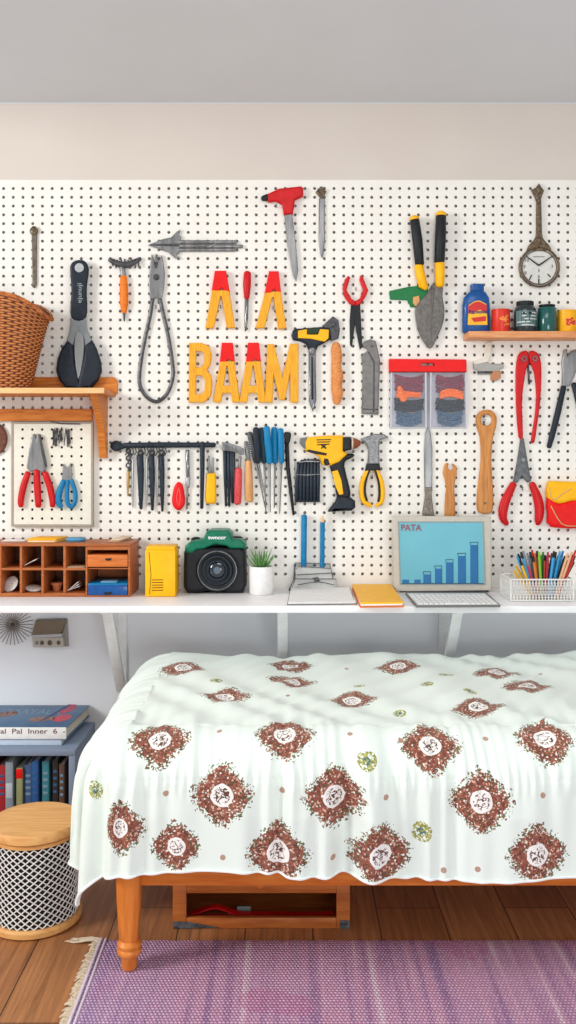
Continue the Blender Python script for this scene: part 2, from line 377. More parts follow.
# A A
def letA(x0, label):
    t = lt(label, x0 + 13, 402)
    s = lambda pts: [(x0 + a, b) for a, b in pts]
    O('letter_body', [slab(s([(6.4, 361), (20.6, 361), (26.4, 402), (18.6, 402.4), (17.4, 393), (9, 393), (7.2, 402.4), (-.4, 402)]), lo, lh, .9, holes=[s([(12.9, 366), (14, 366), (16.8, 385.6), (9.8, 385.6)])])], M_yel, t)
    O('red_cap', [slab(s([(8.2, 342.6), (19, 342.6), (21.2, 361.5), (14.4, 359), (12.6, 361.6), (6, 362)]), lo, lh + .001, .9)], M_redb, t)
letA(213.6, 'yellow wooden letter A with red top, directly beside the letter B')
letA(239.8, 'yellow wooden letter A with red top, directly beside the letter M')
t = lt('yellow wooden letter M, last of the lower row', 282, 402)
O('letter_body', [slab([(267.4, 344), (274, 344), (282.4, 378), (290, 343.6), (298.6, 343.6), (298.4, 402.4), (290.4, 402.4), (290.2, 372), (284.8, 400), (279.4, 400), (273.6, 374), (272.6, 402.4), (264.8, 402.4)], lo, lh, .9)], M_yel, t)
# small red screwdriver
t = T('screwdriver', 'small screwdriver with red handle between two open letters', 'screwdriver', P(247, 331, w0))
O('handle', [bar([(247.4, 273), (247, 285), (246.8, 298)], [3.6, 4, 2.6], w0 + .012, 12)], M_red, t)
O('shaft', [bar([(246.8, 298), (246.2, 320), (245.4, 331)], [1.9, 1.8, .7], w0 + .008)], M_chrome, t)

# power chisel
t = T('power_chisel', 'yellow and black power tool with long chrome chisel beside letter M', 'power tool', P(313, 412, w0))
O('body', [slab([(293, 330), (297, 328.4), (308, 327.6), (322, 326.6), (330, 328), (331, 339), (324, 343), (318, 346), (316.6, 349.6), (308.4, 349.6), (306, 344), (300, 341), (293, 340), (291.2, 335)], w0, w0 + .022, 2.2)], M_navy, t)
O('yellow_shell', [slab([(298, 330.6), (307, 329), (307, 334.4), (318, 334.6), (320, 329), (329, 329.6), (328.6, 338), (325, 341.6), (310, 338.6), (298, 338)], w0 + .02, w0 + .026, 1)], M_yelp, t)
O('badge', [slab([(307.4, 328.2), (319.4, 328.2), (317.6, 333.8), (307.4, 333.8)], w0 + .02, w0 + .027, .4), text('DEI', 312.6, 332, 3, w0 + .0275, .0)], mat('dark_green_print', (46, 62, 40), .6), t)
O('fin', [slab([(322, 326), (333, 316), (338.6, 320), (340, 330), (338.6, 338), (331, 341), (329, 330)], w0, w0 + .016, 1.4), bar([(327, 326), (334, 322), (337.5, 330)], .7, w0 + .016, 6, sm=3), bar([(329, 328), (333.5, 326), (336, 333)], .7, w0 + .016, 6, sm=3)], M_steeld, t)
O('collar', [bar([(312.4, 349), (312.2, 354)], [4, 3.4], w0 + .012, 12)], M_steel, t)
O('chisel', [slab([(308.6, 354), (315.8, 354), (316.4, 400), (313, 412.2), (309, 402)], w0 + .004, w0 + .016, 2.4)], M_chrome, t)
O('chisel_groove', [bar([(312, 357), (312.4, 399)], [.9, 1.2], w0 + .0155, 6)], M_black, t)
t = O('wooden_grip', [bar([(336.4, 344.5), (336.2, 350), (337, 358), (336.2, 366), (337.4, 376), (336.6, 386), (337.6, 394), (336.6, 403)], [4, 5.2, 5.3, 4.9, 6, 5.4, 5.6, 3.2], w0 + .014, 16, sm=4)], M_carrot, None, 'rough turned orange wooden grip beside the chisel tool', 'handle')
# red handled snips
t = T('small_shears', 'small shears with red handles up and black blades down', 'shears', P(355, 350, w0))
O('handle', [slab([(348.4, 275.4), (350.4, 277), (346.6, 290), (352, 299), (356, 301), (355, 305.6), (349.6, 304), (344, 296), (342.4, 288), (345, 279)], w0 + .004, w0 + .016, 1.6)], M_red, t)
O('handle', [slab([(360.4, 274.8), (363, 277), (368.4, 290), (366, 296), (360.6, 304), (355.6, 306), (355.6, 301), (360, 298), (363, 290), (359.4, 280)], w0 + .004, w0 + .016, 1.6)], M_red, t)
O('blade', [slab([(351, 304), (357.4, 305), (355.4, 322), (352, 347), (350, 345), (349.6, 320)], w0, w0 + .007, .8)], M_black, t)
O('blade', [slab([(353.6, 305), (360.2, 304), (361, 318), (362.4, 347), (360, 350), (356, 330)], w0 + .006, w0 + .012, .8)], M_black, t)
# grey utility blade
t = T('grey_blade_guard', 'flat grey metal blade sleeve with hooked top', 'tool', P(370, 415, w0))
O('sleeve', [slab([(362.4, 357), (364.4, 352), (367, 366), (368, 350), (361.8, 345), (365.2, 341), (371, 339), (376, 341), (379, 354), (380.2, 360), (378.6, 414.6), (361.6, 413.8), (362.4, 380)][3:] + [(362.6, 365), (361, 356)], w0, w0 + .012, 1.4)], mat('matte_grey_metal', (128, 126, 124), .5, .3, (112, 110, 108), 60), t)
O('ridge', [bar([(368.5, 352), (374, 362), (373.6, 412)], .7, w0 + .012, 6), bar([(362.8, 409), (378, 409.6)], .6, w0 + .012, 6), slab(circ(372, 346, 1.4, 10), w0 + .0115, w0 + .014, .3)], M_steeld, t)
# garden trowel + shears
t = T('garden_shears', 'garden shears with black and yellow grips ending in a pointed trowel blade', 'garden tool', P(431, 348, w0))
O('grip', [bar([(414.6, 220), (417.4, 240), (419.6, 264)], [4.8, 5.2, 4.6], w0 + .026, 12)], M_black, t)
O('grip', [bar([(441, 216), (440.4, 240), (439.4, 262)], [5.2, 5.6, 5.2], w0 + .026, 12)], M_black, t)
O('grip_end', [bar([(414.4, 218.2), (414.6, 219.4)], [4.9, 5], w0 + .026, 12)], M_yelp, t)
O('grip_end', [bar([(441.1, 214), (441, 215.4)], [5.3, 5.4], w0 + .026, 12)], M_yelp, t)
O('yellow_sleeve', [bar([(418.6, 266), (420.6, 276), (423, 285), (426, 288)], [4.6, 4.8, 4.8, 3], w0 + .024, 12)], M_yelp, t)
O('yellow_sleeve', [bar([(439.6, 262), (440, 272), (440, 285)], [5, 4.9, 4.4], w0 + .024, 12)], M_yelp, t)
O('lettering', [text('CREC', 442.4, 238, 3.2, w0 + .0412, PI / 2)], M_yelp, t)
O('trowel_blade', [slab([(433.6, 282.6), (437.6, 285), (443, 286), (442.6, 296), (444.6, 309), (443.4, 322), (438, 336), (431.4, 348), (426, 345), (419.4, 334), (416, 320), (415.6, 308), (421, 300), (428, 292)], w0 + .010, w0 + .019, 1.2, sm=3),
    bar([(433, 288), (431, 320), (431, 344)], [1.4, .8, .4], w0 + .0185, 6)], mat('trowel_steel', (118, 114, 110), .5, .35, (98, 95, 92), 90, .3), t)
t = T('green_hand_tool', 'green plastic handle with tan stub tucked behind the garden trowel', 'garden tool', P(410, 306, w0))
O('handle', [slab([(389.4, 290.8), (409, 286.4), (428.6, 284.6), (427.4, 298), (421, 301.5), (415.6, 307), (410.6, 307), (407.4, 300), (390, 299.4)], w0, w0 + .0095, 2)], M_greend, t)
O('stub', [slab([(413, 297), (419, 295.5), (420, 301), (416, 306.6), (413, 303)], w0 + .0095, w0 + .0105 + .003, .8)], M_toolp, t)

# clock with spoon handle
t = T('spoon_clock', 'round clock with a long bronze spoon-like handle on top', 'clock', P(539, 288, w0))
cx, cy = 539.3, 267.2
O('handle', [slab([(536.8, 200), (541.6, 200), (542.4, 232), (545, 240), (552, 250), (527, 250), (534, 240), (536.6, 232)], w0, w0 + .014, 2, sm=2)], M_bronze, t)
O('finial', [slab([(539.6, 182.6), (542, 187), (544.6, 190), (542, 197), (541, 202), (537, 202), (535, 196), (531.6, 189.6), (536.4, 187)], w0, w0 + .016, 2), ell(P(539, 190, w0 + .016), px(2.4), .005, px(4)), ell(P(539.4, 228.5, w0 + .014), px(1.8), .003, px(2.5)), ell(P(537.5, 244, w0 + .014), px(1.4), .003, px(1.6)), ell(P(541, 246, w0 + .014), px(1.4), .003, px(1.6)), ell(P(539, 240, w0 + .014), px(1.2), .003, px(2.6))], M_bronze, t)
O('rim', [tube3([P(cx + 19.6 * math.cos(a), cy + 19.3 * math.sin(a), w0 + .010) for a in [k * 2 * PI / 40 for k in range(40)]], px(1.15), 8, 1.8, True), tube3([P(cx + 17.3 * math.cos(a), cy + 17 * math.sin(a), w0 + .012) for a in [k * 2 * PI / 40 for k in range(40)]], px(.6), 6, 1, True)], M_bronze, t)
O('face', [slab(circ(cx, cy, 18.9, 40), w0, w0 + .010, .3)], mat('clock_face', (216, 216, 210), .5, 0, (206, 206, 200), 60), t)
O('clock_hand', [bar([(538.8, 265.4), (527, 256.6)], [.8, .5], w0 + .013, 6)], M_black, t, label='hour hand pointing upper left')
O('clock_hand', [bar([(538.8, 265.4), (552.4, 256)], [.8, .45], w0 + .0135, 6)], M_black, t, label='minute hand pointing upper right')
ticks = [bar([(538.8, 279), (538.8, 283.6)], .7, w0 + .0104, 6), bar([(531.6, 275), (529.4, 279.6)], .6, w0 + .0104, 6), bar([(547.6, 274), (550.4, 277)], .6, w0 + .0104, 6), bar([(538.9, 269), (538.9, 272)], .35, w0 + .0104, 6)]
for s, a in (('9', (524.4, 267)), ('3', (552, 266.6)), ('8', (525.4, 273)), ('6', (538.8, 276.4)), ('10', (526.4, 260.5))): ticks.append(text(s, a[0], a[1], 3.4, w0 + .0102))
ticks.append(text('mannnunun', cx - .5, 256.6, 1.8, w0 + .0102))
O('dial_marks', ticks, M_black, t)

# bag with coloured yarn
t = T('craft_bag', 'clear twin-pocket bag with bright red header holding coloured yarn', 'bag', P(428, 429, w0))
O('header', [slab([(389.4, 358.8), (466.6, 359.4), (466.8, 371.8), (389.6, 371.6)], w0, w0 + .032, .8, holes=[[(421.6, 363), (434, 363), (435, 365.8), (421, 365.8)]])], M_redb, t)
for x0, x1, nm in ((391.4, 425.8, 'left'), (431, 466, 'right')):
    O('pocket', [slab([(x0, 373), (x1, 373), (x1 + .5, 427), (x0 - .5, 427)], w0 + .0335, w0 + .0355, .5), ], M_glassp, t, label='clear %s pocket' % nm)
    O('pocket_seam', [bar([(x0, 373), (x0 - .4, 427.6), (x1 + .4, 427.6), (x1, 373)], .8, w0 + .034, 6)], mat('seam_plastic', (205, 208, 214), .3), t)
O('backing_sheet', [slab([(390, 371), (466.6, 371), (467, 428.4), (389.6, 428.4)], w0, w0 + .0018, .3)], mat('frosted_plastic', (176, 176, 190), .3), t)
def strands(x0, x1, y0, y1, off, n, curve, r=1.15):
    gs = []
    for i in range(n):
        y = y0 + (y1 - y0) * i / (n - 1); k = random.uniform(-.7, .7); ins = random.uniform(0, 1.6)
        o = off + random.uniform(-.0015, .0015)
        gs.append(bar([(x0 + ins, y + k - curve), (x0 + (x1 - x0) * .3, y + k + curve * .5), (x0 + (x1 - x0) * .65, y - k + curve * .6), (x1 - ins, y - k - curve)], r, o, 8, 1.8, sm=3))
    return gs
M_mar = mat('maroon_yarn', (158, 50, 84), .7, 0, (96, 26, 60), 160, .5); M_nav = mat('navy_yarn', (20, 38, 58), .7, 0, (8, 16, 28), 160, .5)
M_lb = mat('slate_blue_yarn', (86, 122, 152), .7, 0, (42, 70, 102), 160, .5); M_or = mat('orange_yarn', (255, 140, 10), .7, 0, (236, 76, 10), 160, .5)
for x0, x1, nm in ((394.5, 423.5, 'left'), (436, 464, 'right')):
    G = 'yarn hanks in the twin-pocket bag'
    O('yarn_hank', strands(x0, x1, 377, 392, w0 + .012, 8, 1.6), M_mar, None, 'maroon yarn hank at the top of the %s bag pocket' % nm, 'yarn', G)
    if nm == 'left':
        O('yarn_hank', strands(x0 + 2, x1 - 3, 392.6, 396.6, w0 + .019, 3, -.3, 1.3) + [bar([(399, 387), (401, 392), (403, 400), (406, 398)], [2, 3.2, 2.6, 1.6], w0 + .021, 10, .8, sm=3)], M_or, None, 'bright orange yarn hank twisted in the left bag pocket', 'yarn', G)
    else:
        O('yarn_hank', strands(x0 + 4, x1 - 1, 391, 397, w0 + .019, 4, -1.4, 1.4), M_or, None, 'bright orange yarn hank lying in the right bag pocket', 'yarn', G)
    O('yarn_hank', strands(x0, x1, 400.5, 410, w0 + .014, 6, 1.3, 1.4), M_nav, None, 'dark navy yarn hank in the %s bag pocket' % nm, 'yarn', G)
    O('yarn_hank', strands(x0 + 1.5, x1 - 1.5, 413, 424, w0 + .012, 7, 1.8), M_lb, None, 'slate blue yarn hank at the bottom of the %s bag pocket' % nm, 'yarn', G)

# row right of the drill
t = T('letter_knife', 'upright silver blade with ornate handle partly behind the laptop', 'knife', P(428, 517, w0))
O('blade', [slab([(427.6, 426.6), (430.6, 432), (432.6, 448), (432.4, 488), (424.6, 488), (424, 450), (425, 434)], w0, w0 + .008, 1.2)], M_steel, t)
O('handle', [slab([(424.6, 487.6), (432.4, 487.6), (431.8, 495), (434.6, 517), (422, 517), (425, 495)], w0, w0 + .010, 1.2), bar([(426, 494), (430, 500), (427, 506), (430, 512)], .7, w0 + .010, 6, sm=3), bar([(424.6, 490), (432.4, 490)], .7, w0 + .010, 6)], mat('pewter', (150, 142, 132), .45, .5, (112, 104, 96), 150, .4), t)
t = T('wooden_spanner', 'short wooden tool with open notched head behind the laptop', 'wooden tool', P(450, 518, w0))
O('body', [slab([(445, 464.4), (448.6, 463.2), (448, 467), (450, 470.6), (453.4, 468), (452, 463.6), (456.2, 466), (457, 475), (454.4, 487), (455.4, 518), (444.6, 518), (446.4, 487), (443.4, 474)], w0, w0 + .012, 1.4, sm=2)], M_tool, t)
t = T('wooden_paddle', 'long wooden paddle with a round hole at its wide top', 'wooden tool', P(486, 514, w0))
O('body', [slab([(487, 409.6), (493, 411), (497, 417), (496.4, 427), (493.6, 436), (491.6, 460), (493.6, 490), (493.4, 508), (490, 513.6), (482, 513.6), (477.2, 509), (477.6, 490), (481, 460), (480, 437), (477, 427), (476.2, 418), (480, 411.6)], w0, w0 + .014, 1.6, holes=[circ(486.7, 420, 5.6, 18)], sm=2),], M_tool, t)
O('nail', [slab(circ(485.2, 503.2, 1.4, 10), w0 + .0135, w0 + .0155, .3)], M_bronze, t)
O('hook', [bar([(483.6, 422, w0 + .003), (484, 423, w0 + .016), (484.6, 419, w0 + .02)], .9, w0, 8)], M_chrome, t)
t = T('hinge_plate', 'small grey metal hinge plate with copper tab below the right shelf', 'hinge', P(488, 380, w0))
O('plate', [slab([(473.4, 364), (487, 362), (490, 363.6), (503.6, 363.8), (503.6, 368), (500, 369), (499, 374.6), (478, 374.6), (478, 370), (473.4, 369)], w0, w0 + .008, .7)], mat('zinc', (165, 163, 158), .4, .5), t)
O('copper_tab', [slab([(491, 371), (501, 371), (501, 378), (495, 381), (490.6, 380)], w0 + .0075, w0 + .011, .7)], mat('copper', (186, 128, 92), .4, .4), t)
O('bolt', [bar([(478, 372.4), (492, 372.4)], 1.2, w0 + .009, 8)], M_steeld, t)
# red tongs
t = T('red_tongs', 'red metal tongs with two eyelets at the top and long curved arms', 'tongs', P(529, 442, w0))
O('arm', [slab([(523, 351), (528.6, 351.6), (529.4, 362), (527, 368), (524, 385), (522.4, 405), (523.4, 437), (519, 437), (516.4, 405), (516, 372), (518, 356)], w0, w0 + .014, 1.8, sm=2)], M_red, t)
O('arm', [slab([(530, 351), (537, 352), (540.6, 358), (542, 372), (540.8, 400), (537.6, 425), (534.8, 442.4), (531.4, 440), (534.6, 420), (536.6, 396), (534.4, 372), (530, 362)], w0, w0 + .014, 1.8, sm=2)], M_red, t)
O('spring', [bar([(528, 360), (529.2, 384)], 1.0, w0 + .006, 8)], M_steeld, t)
for ex in (524.2, 535): O('eyelet', [tube3([P(ex + 2.2 * math.cos(a), 358.6 + 2.2 * math.sin(a), w0 + .015) for a in [k * PI / 6 for k in range(12)]], px(.8), 6, 1, True)], M_chrome, t)
# red-handled pliers
t = T('red_handled_pliers', 'long-nosed pliers with two bright red handles pointing down', 'pliers', P(522, 526, w0))
O('jaw', [slab([(521, 438), (524, 438), (528, 462), (531.4, 481), (527.6, 482.6), (522, 476), (517.4, 483), (513.6, 481.4), (517.6, 461)], w0, w0 + .014, 1)], mat('pliers_steel', (104, 106, 108), .4, .5, (84, 86, 88), 60), t)
O('pivot', [slab(circ(523.4, 460, 2.2, 12), w0 + .0135, w0 + .017, .8)], M_steel, t)
O('handle', [bar([(513.6, 484), (507.6, 496), (503.4, 508), (503.2, 518), (507, 524)], [3.4, 4.4, 4.8, 4, 2.4], w0 + .012, 12, sm=3)], M_red, t)
O('handle', [bar([(532, 484), (537.6, 498), (539.6, 510), (538.6, 520), (537.6, 524)], [3.4, 4.6, 4.8, 4, 2.4], w0 + .012, 12, sm=3)], M_red, t)
# grey pliers at right frame edge
t = T('grey_pliers', 'grey-jawed pliers with dark blue handle cut by the photo edge', 'pliers', P(556, 450, w0))
O('jaw', [slab([(564, 350), (567.6, 348.6), (567.6, 356), (572, 350.6), (577, 349), (579, 362), (575, 376), (569.6, 386), (562, 387), (562.8, 372), (562, 362)], w0, w0 + .014, 1.4)], M_steel, t)
O('handle', [bar([(563.6, 387), (558, 412), (552, 436), (549, 447)], [2.8, 3.2, 3, 2.4], w0 + .010, 10)], M_navy, t)
O('handle', [bar([(574, 384), (581, 412), (586, 436), (588, 447)], [2.8, 3.2, 3, 2.4], w0 + .010, 10)], M_navy, t)
# red/yellow pouch
t = T('red_pouch', 'bulging red and yellow pouch hanging at the right edge of the photo', 'pouch', P(566, 528, w0))
O('pouch_body', [slab([(548, 497), (560, 503), (572, 500), (594, 497), (596, 520), (590, 528), (552, 527.6), (548.6, 515)], w0, w0 + .034, 4, sm=2)], M_redb, t)
O('yellow_flap', [slab([(549, 482.6), (556, 481.4), (576, 482), (594, 482), (595, 499), (572, 501), (560, 504), (548.2, 498)], w0, w0 + .037, 3, sm=2)], M_yelp, t)
O('cord', [bar([(549, 487), (553, 500), (562, 494), (571, 489)], .5, w0 + .038, 6, sm=3), bar([(551, 506), (562, 524), (577, 526)], .5, w0 + .0352, 6, sm=3)], mat('tan_cord', (214, 176, 120), .7), t)

# ------------------------------------------------------------------ lower left: tool rail
t = T('tool_rail', 'black horizontal tool rail with a rounded knob at its left end', 'rail', P(163, 450, w0))
O('bar', [bar([(124, 445.4), (160, 445), (214.6, 445)], [2.6, 2.9, 2.5], w0 + .012, 12)], M_navyst, t)
O('knob', [slab([(109.4, 445.6), (112.4, 441.6), (117, 440.6), (121.4, 443.4), (126, 443.6), (126, 447.4), (121, 449.6), (116, 451.6), (111.6, 449.6)], w0, w0 + .022, 2.6, sm=2)], M_navyst, t)
O('end_arm', [bar([(202.4, 443), (202.4, 470), (201.8, 508)], [2.6, 2.3, 1.7], w0 + .018, 10)], M_navyst, t)
O('wire_hook', [bar([(x, 447 + (k % 2), w0 + .015), (x + 1.5, 452, w0 + .02), (x - 1, 455 + (k % 3), w0 + .012)], .55, w0, 6, sm=2) for k, x in enumerate(range(126, 166, 3))], M_steeld, t, kind=None)
G = 'slim dark punches hanging under the rail'
for x, y1, r, lb in ((140.6, 508.6, 3.4, 'dark tapered punch with widest body, first under the rail'), (152, 509.8, 3.0, 'dark tapered punch, middle one under the rail'), (162, 511, 2.7, 'dark tapered punch nearest the red teardrop tool')):
    t = T('punch', lb, 'punch', P(x, y1, w0), G)
    O('shank', [bar([(x - .6, 456), (x, 470), (x + .3, 490), (x + .4, y1)], [r, r, r * .8, r * .45], w0 + .009, 12)], M_navyst, t)
    O('ring', [tube3([P(x + 2.4 * math.cos(a), 453 + 2.6 * math.sin(a), w0 + .009) for a in [k * PI / 6 for k in range(12)]], px(.9), 6, 1, True)], M_steeld, t)
t = T('key_chain', 'thin dark chain with a brass pin, leftmost under the rail', 'chain', P(128, 497, w0))
O('chain', [tube3([P(128.4 + (k % 2) * 1.2 + 2.2 * math.cos(a) * (.6 if k % 2 else 1), 451 + k * 3.6 + 2.3 * math.sin(a), w0 + .008 + .003 * math.sin(a + k)) for a in [q * PI / 5 for q in range(10)]], px(.75), 6, 1, True) for k in range(6)], M_steeld, t)
O('pin', [bar([(128.2, 471), (128, 484), (128, 496)], [1.5, 1.3, .6], w0 + .008)], mat('brass', (186, 150, 84), .4, .5), t)
for k, x in enumerate((133, 146.8, 157.6)):
    t = O('steel_rod', [bar([(x, 458), (x - .4, 480), (x, 507 - k)], [1.1, 1.1, .7], w0 + .006)], mat('pale_steel', (180, 182, 184), .35, .4), None, 'thin pale steel rod, %s' % ('left of the three dark punches', 'between first and second dark punch', 'between second and third dark punch')[k], 'rod', 'thin rods among the punches')
t = T('red_teardrop_tool', 'glossy red teardrop-shaped plastic tool below the rail', 'tool', P(178, 510, w0))
O('shell', [slab([(178, 482), (182, 484.6), (184, 492), (184.8, 503), (181.4, 509), (177, 510.4), (172.8, 506), (171.8, 499), (174, 487)], w0, w0 + .018, 2.6, sm=3)], M_redb, t)
O('groove', [bar([(178.6, 488), (180.4, 496), (178.8, 506), (176.6, 498), (178.6, 488)], .6, w0 + .018, 6, sm=2)], mat('pink_edge', (240, 96, 96), .4), t)
t = T('steel_driver', 'thin chrome driver between the red teardrop and the rail arm', 'screwdriver', P(188, 509, w0))
O('shaft', [bar([(187.4, 451), (188, 478)], [2, 1.8], w0 + .008), bar([(188, 478), (187, 509)], [.9, .7], w0 + .008)], M_chrome, t)
O('collar', [bar([(188, 478), (187.6, 486)], [2.6, 2.2], w0 + .008)], mat('pale_steel', (0, 0, 0)), t)
t = T('yellow_screwdriver', 'screwdriver with a stubby yellow handle right of the rail arm', 'screwdriver', P(210.5, 504, w0))
O('handle', [slab([(206.4, 473.4), (215.6, 473), (216.4, 500), (214.8, 504), (206, 503.6), (204.8, 499)], w0, w0 + .02, 2.6)], M_yelp, t)
O('shaft', [bar([(208.8, 456), (209.6, 474)], [.8, 1.4], w0 + .010), bar([(213.4, 458), (212.6, 474)], [.8, 1.2], w0 + .010)], M_steel, t)

# group left of blue screwdrivers (crop 215..305, 6.4x)
def q(x, y): return (215 + x / 6.4, 420 + y / 6.4)
t = T('rasp_set', 'dark navy rods clamped side by side under a wire-wrapped clip', 'tool set', P(228, 508, w0))
for k, x in enumerate((62, 84, 104, 118)):
    O('rod', [bar([q(x, 190), q(x + 3, 350), q(x + 8, 530 + (20 if k < 2 else 0))], [1.75, 1.7, 1.1], w0 + .008, 8)], M_navyst, t)
cl = [slab([q(44, 140), q(80, 145), q(130, 160), q(182, 182), q(184, 222), q(165, 228), q(140, 205), q(44, 196)], w0 + .0165, w0 + .0225, .8)]
for k in range(14): cl.append(bar([q(50 + k * 9, 148 + k * 3 + (k % 3) * 6), q(62 + k * 8, 188 + k * 2)], .5, w0 + .023, 6))
O('clip', cl, M_steel, t)
t = T('red_chisel', 'chisel with a slim red handle between dark rods and wooden handle', 'chisel', P(238, 504, w0))
O('handle', [bar([q(150, 318), q(148, 420), q(145, 530)], [3.6, 3.8, 3.6], w0 + .012, 12)], mat('worn_red', (200, 48, 56), .45, 0, (224, 96, 96), 70, stretch=(6, 6, 1)), t)
O('shank', [bar([q(162, 235), q(155, 318)], [1.3, 1.6], w0 + .009)], M_steel, t)
t = T('wooden_handled_chisel', 'chisel with a plain wooden handle left of the blue screwdrivers', 'chisel', P(249, 502, w0))
O('handle', [bar([q(214, 268), q(216, 380), q(220, 512)], [3.2, 4, 4.1], w0 + .012, 12)], M_toolp, t)
O('shank', [bar([q(196, 140), q(206, 190), q(214, 268)], [1.4, 2.4, 2], w0 + .009)] + [bar([q(192 + k * 3, 145 + k * 14), q(228 + k * 2, 150 + k * 15)], .6, w0 + .015, 6) for k in range(7)], M_steel, t)
G = 'long screwdrivers hanging in a fan'
drv = [((222, 84), (262, 268), (322, 560), M_steeld, 'grey-handled screwdriver at the left end of the fan', 2.5), ((262, 56), (276, 268), (318, 470), M_navy, 'dark navy screwdriver, second in the fan', 3.0), ((296, 58), (316, 268), (326, 590), mat('dark_teal_plastic', (36, 62, 74), .45), 'dark teal screwdriver just left of the blue ones', 3.0),
       ((330, 50), (350, 270), (354, 588), M_blue, 'blue screwdriver, leftmost of three blue in the fan', 3.2), ((380, 56), (384, 270), (380, 560), M_blue, 'blue screwdriver, middle of three blue in the fan', 3.1), ((420, 62), (426, 270), (414, 598), M_blue, 'blue screwdriver, rightmost of three blue in the fan', 2.7)]
for k, (a, b_, c_, m, lb, r) in enumerate(drv):
    t = T('screwdriver', lb, 'screwdriver', P(*q(*c_), w0), G); oo = w0 + .010 + (k % 2) * .0165; r *= 1.15
    A, B, Cc = q(*a), q(*b_), q(*c_)
    O('handle', [bar([A, ((A[0] + B[0]) / 2, (A[1] + B[1]) / 2), B], [r * .9, r, r * .85], oo, 10, .6)], m, t)
    O('shaft', [bar([B, Cc], [1.1, .5], oo - .004)], M_steel, t)
t = T('pry_bar', 'long black pry bar slanting along the right of the screwdriver fan', 'pry bar', P(293, 517, w0))
O('shank', [bar([q(458, 120), q(466, 300), q(486, 460), q(503, 606)], [2.2, 2.1, 1.8, 1.2], w0 + .011, 10)], M_black, t)
O('head', [slab([q(440, 85), q(462, 76), q(486, 84), q(484, 120), q(470, 160), q(450, 140)], w0, w0 + .026, 1.6, sm=2)], M_black, t)
# drill-bit bundle (crop 285..395, 5.236x)
def q(x, y): return (285 + x / 5.236, 425 + y / 5.236)
G = 'dark blue bits in the bundle under the drill'
for k in range(7):
    x = 62 + k * 18.5; top = (196, 186, 182, 180, 182, 176, 184)[k]
    O('drill_bit', [bar([q(x + (10 - k * 1.5), top), q(x + 2, 290), q(x, 400)], [1.5, 1.85, 1.75], w0 + .009, 8)], M_navyst, None, 'dark blue bit in the bundle under the yellow drill', 'drill bit', G)
O('bit_holder', [slab([q(50, 196), q(62, 190), q(64, 200), q(64, 404), q(50, 402)], w0, w0 + .004, .4), slab([q(48, 396), q(186, 396), q(186, 405), q(48, 405)], w0, w0 + .003, .3), bar([q(74, 196), q(110, 190, ), q(178, 192)], .8, w0 + .016, 6), bar([q(52, 260), q(110, 262), q(184, 258)], .5, w0 + .0175, 6)], M_steel, None, 'thin metal holder strapped around the dark bit bundle', 'holder')
# cordless drill
t = T('cordless_drill', 'yellow and dark grey cordless drill hanging on the pegboard', 'drill', P(*q(300, 455), w0))
O('body', [slab([q(118, 64), q(200, 56), q(306, 54), q(306, 136), q(330, 150), q(286, 196), q(240, 214), q(196, 208), q(180, 168), q(150, 150), q(108, 138), q(106, 90)], w0, w0 + .034, 3)], M_yelp, t)
O('rear_cap', [slab([q(80, 70), q(120, 62), q(118, 132), q(96, 120), q(78, 96)], w0, w0 + .028, 2)], mat('grey_cap', (110, 112, 110), .4), t)
O('side_panel', [slab([q(108, 136), q(126, 128), q(220, 148), q(214, 160), q(150, 150)], w0 + .033, w0 + .037, .5), bar([q(166, 78), q(240, 76)], .5, w0 + .0345, 6), bar([q(168, 90), q(236, 88)], .5, w0 + .0345, 6), bar([q(190, 102), q(214, 122)], .9, w0 + .0345, 6), bar([q(214, 102), q(190, 122)], .6, w0 + .0345, 6), bar([q(168, 104), q(232, 100)], .5, w0 + .0345, 6)], M_black, t)
O('chuck', [slab([q(304, 64), q(346, 62), q(348, 130), q(300, 138)], w0 + .002, w0 + .032, 2)], M_black, t)
O('chuck_ring', [bar([q(348, 96), q(356, 96)], [6.4, 6], w0 + .018, 14, ends=False)], mat('ivory_ring', (210, 196, 180), .4), t)
O('chuck_nose', [bar([q(358, 96), q(374, 96), q(388, 94)], [5.6, 5, 3], w0 + .018, 14)], mat('red_brown_nose', (142, 76, 48), .4), t)
O('bit_shank', [bar([q(390, 92), q(402, 91)], [1.2, 1], w0 + .018, 8)], M_steel, t)
O('handle', [slab([q(236, 200), q(268, 180), q(300, 158), q(358, 150), q(360, 168), q(322, 186), q(312, 220), q(338, 320), q(340, 384), q(274, 384), q(262, 300), q(240, 236)], w0, w0 + .030, 3, sm=2)], M_black, t)
O('grip_inlay', [slab([q(246, 244), q(276, 236), q(296, 290), q(306, 362), q(284, 366), q(264, 320)], w0 + .029, w0 + .033, 1.2)], M_yelp, t)
O('battery', [slab([q(274, 374), q(340, 376), q(368, 398), q(370, 432), q(350, 450), q(226, 456), q(228, 446), q(264, 404)], w0, w0 + .044, 3)], M_navy, t)
O('trigger', [slab([q(204, 172), q(228, 176), q(236, 206), q(214, 214), q(200, 196)], w0 + .01, w0 + .036, 1.4)], M_black, t)
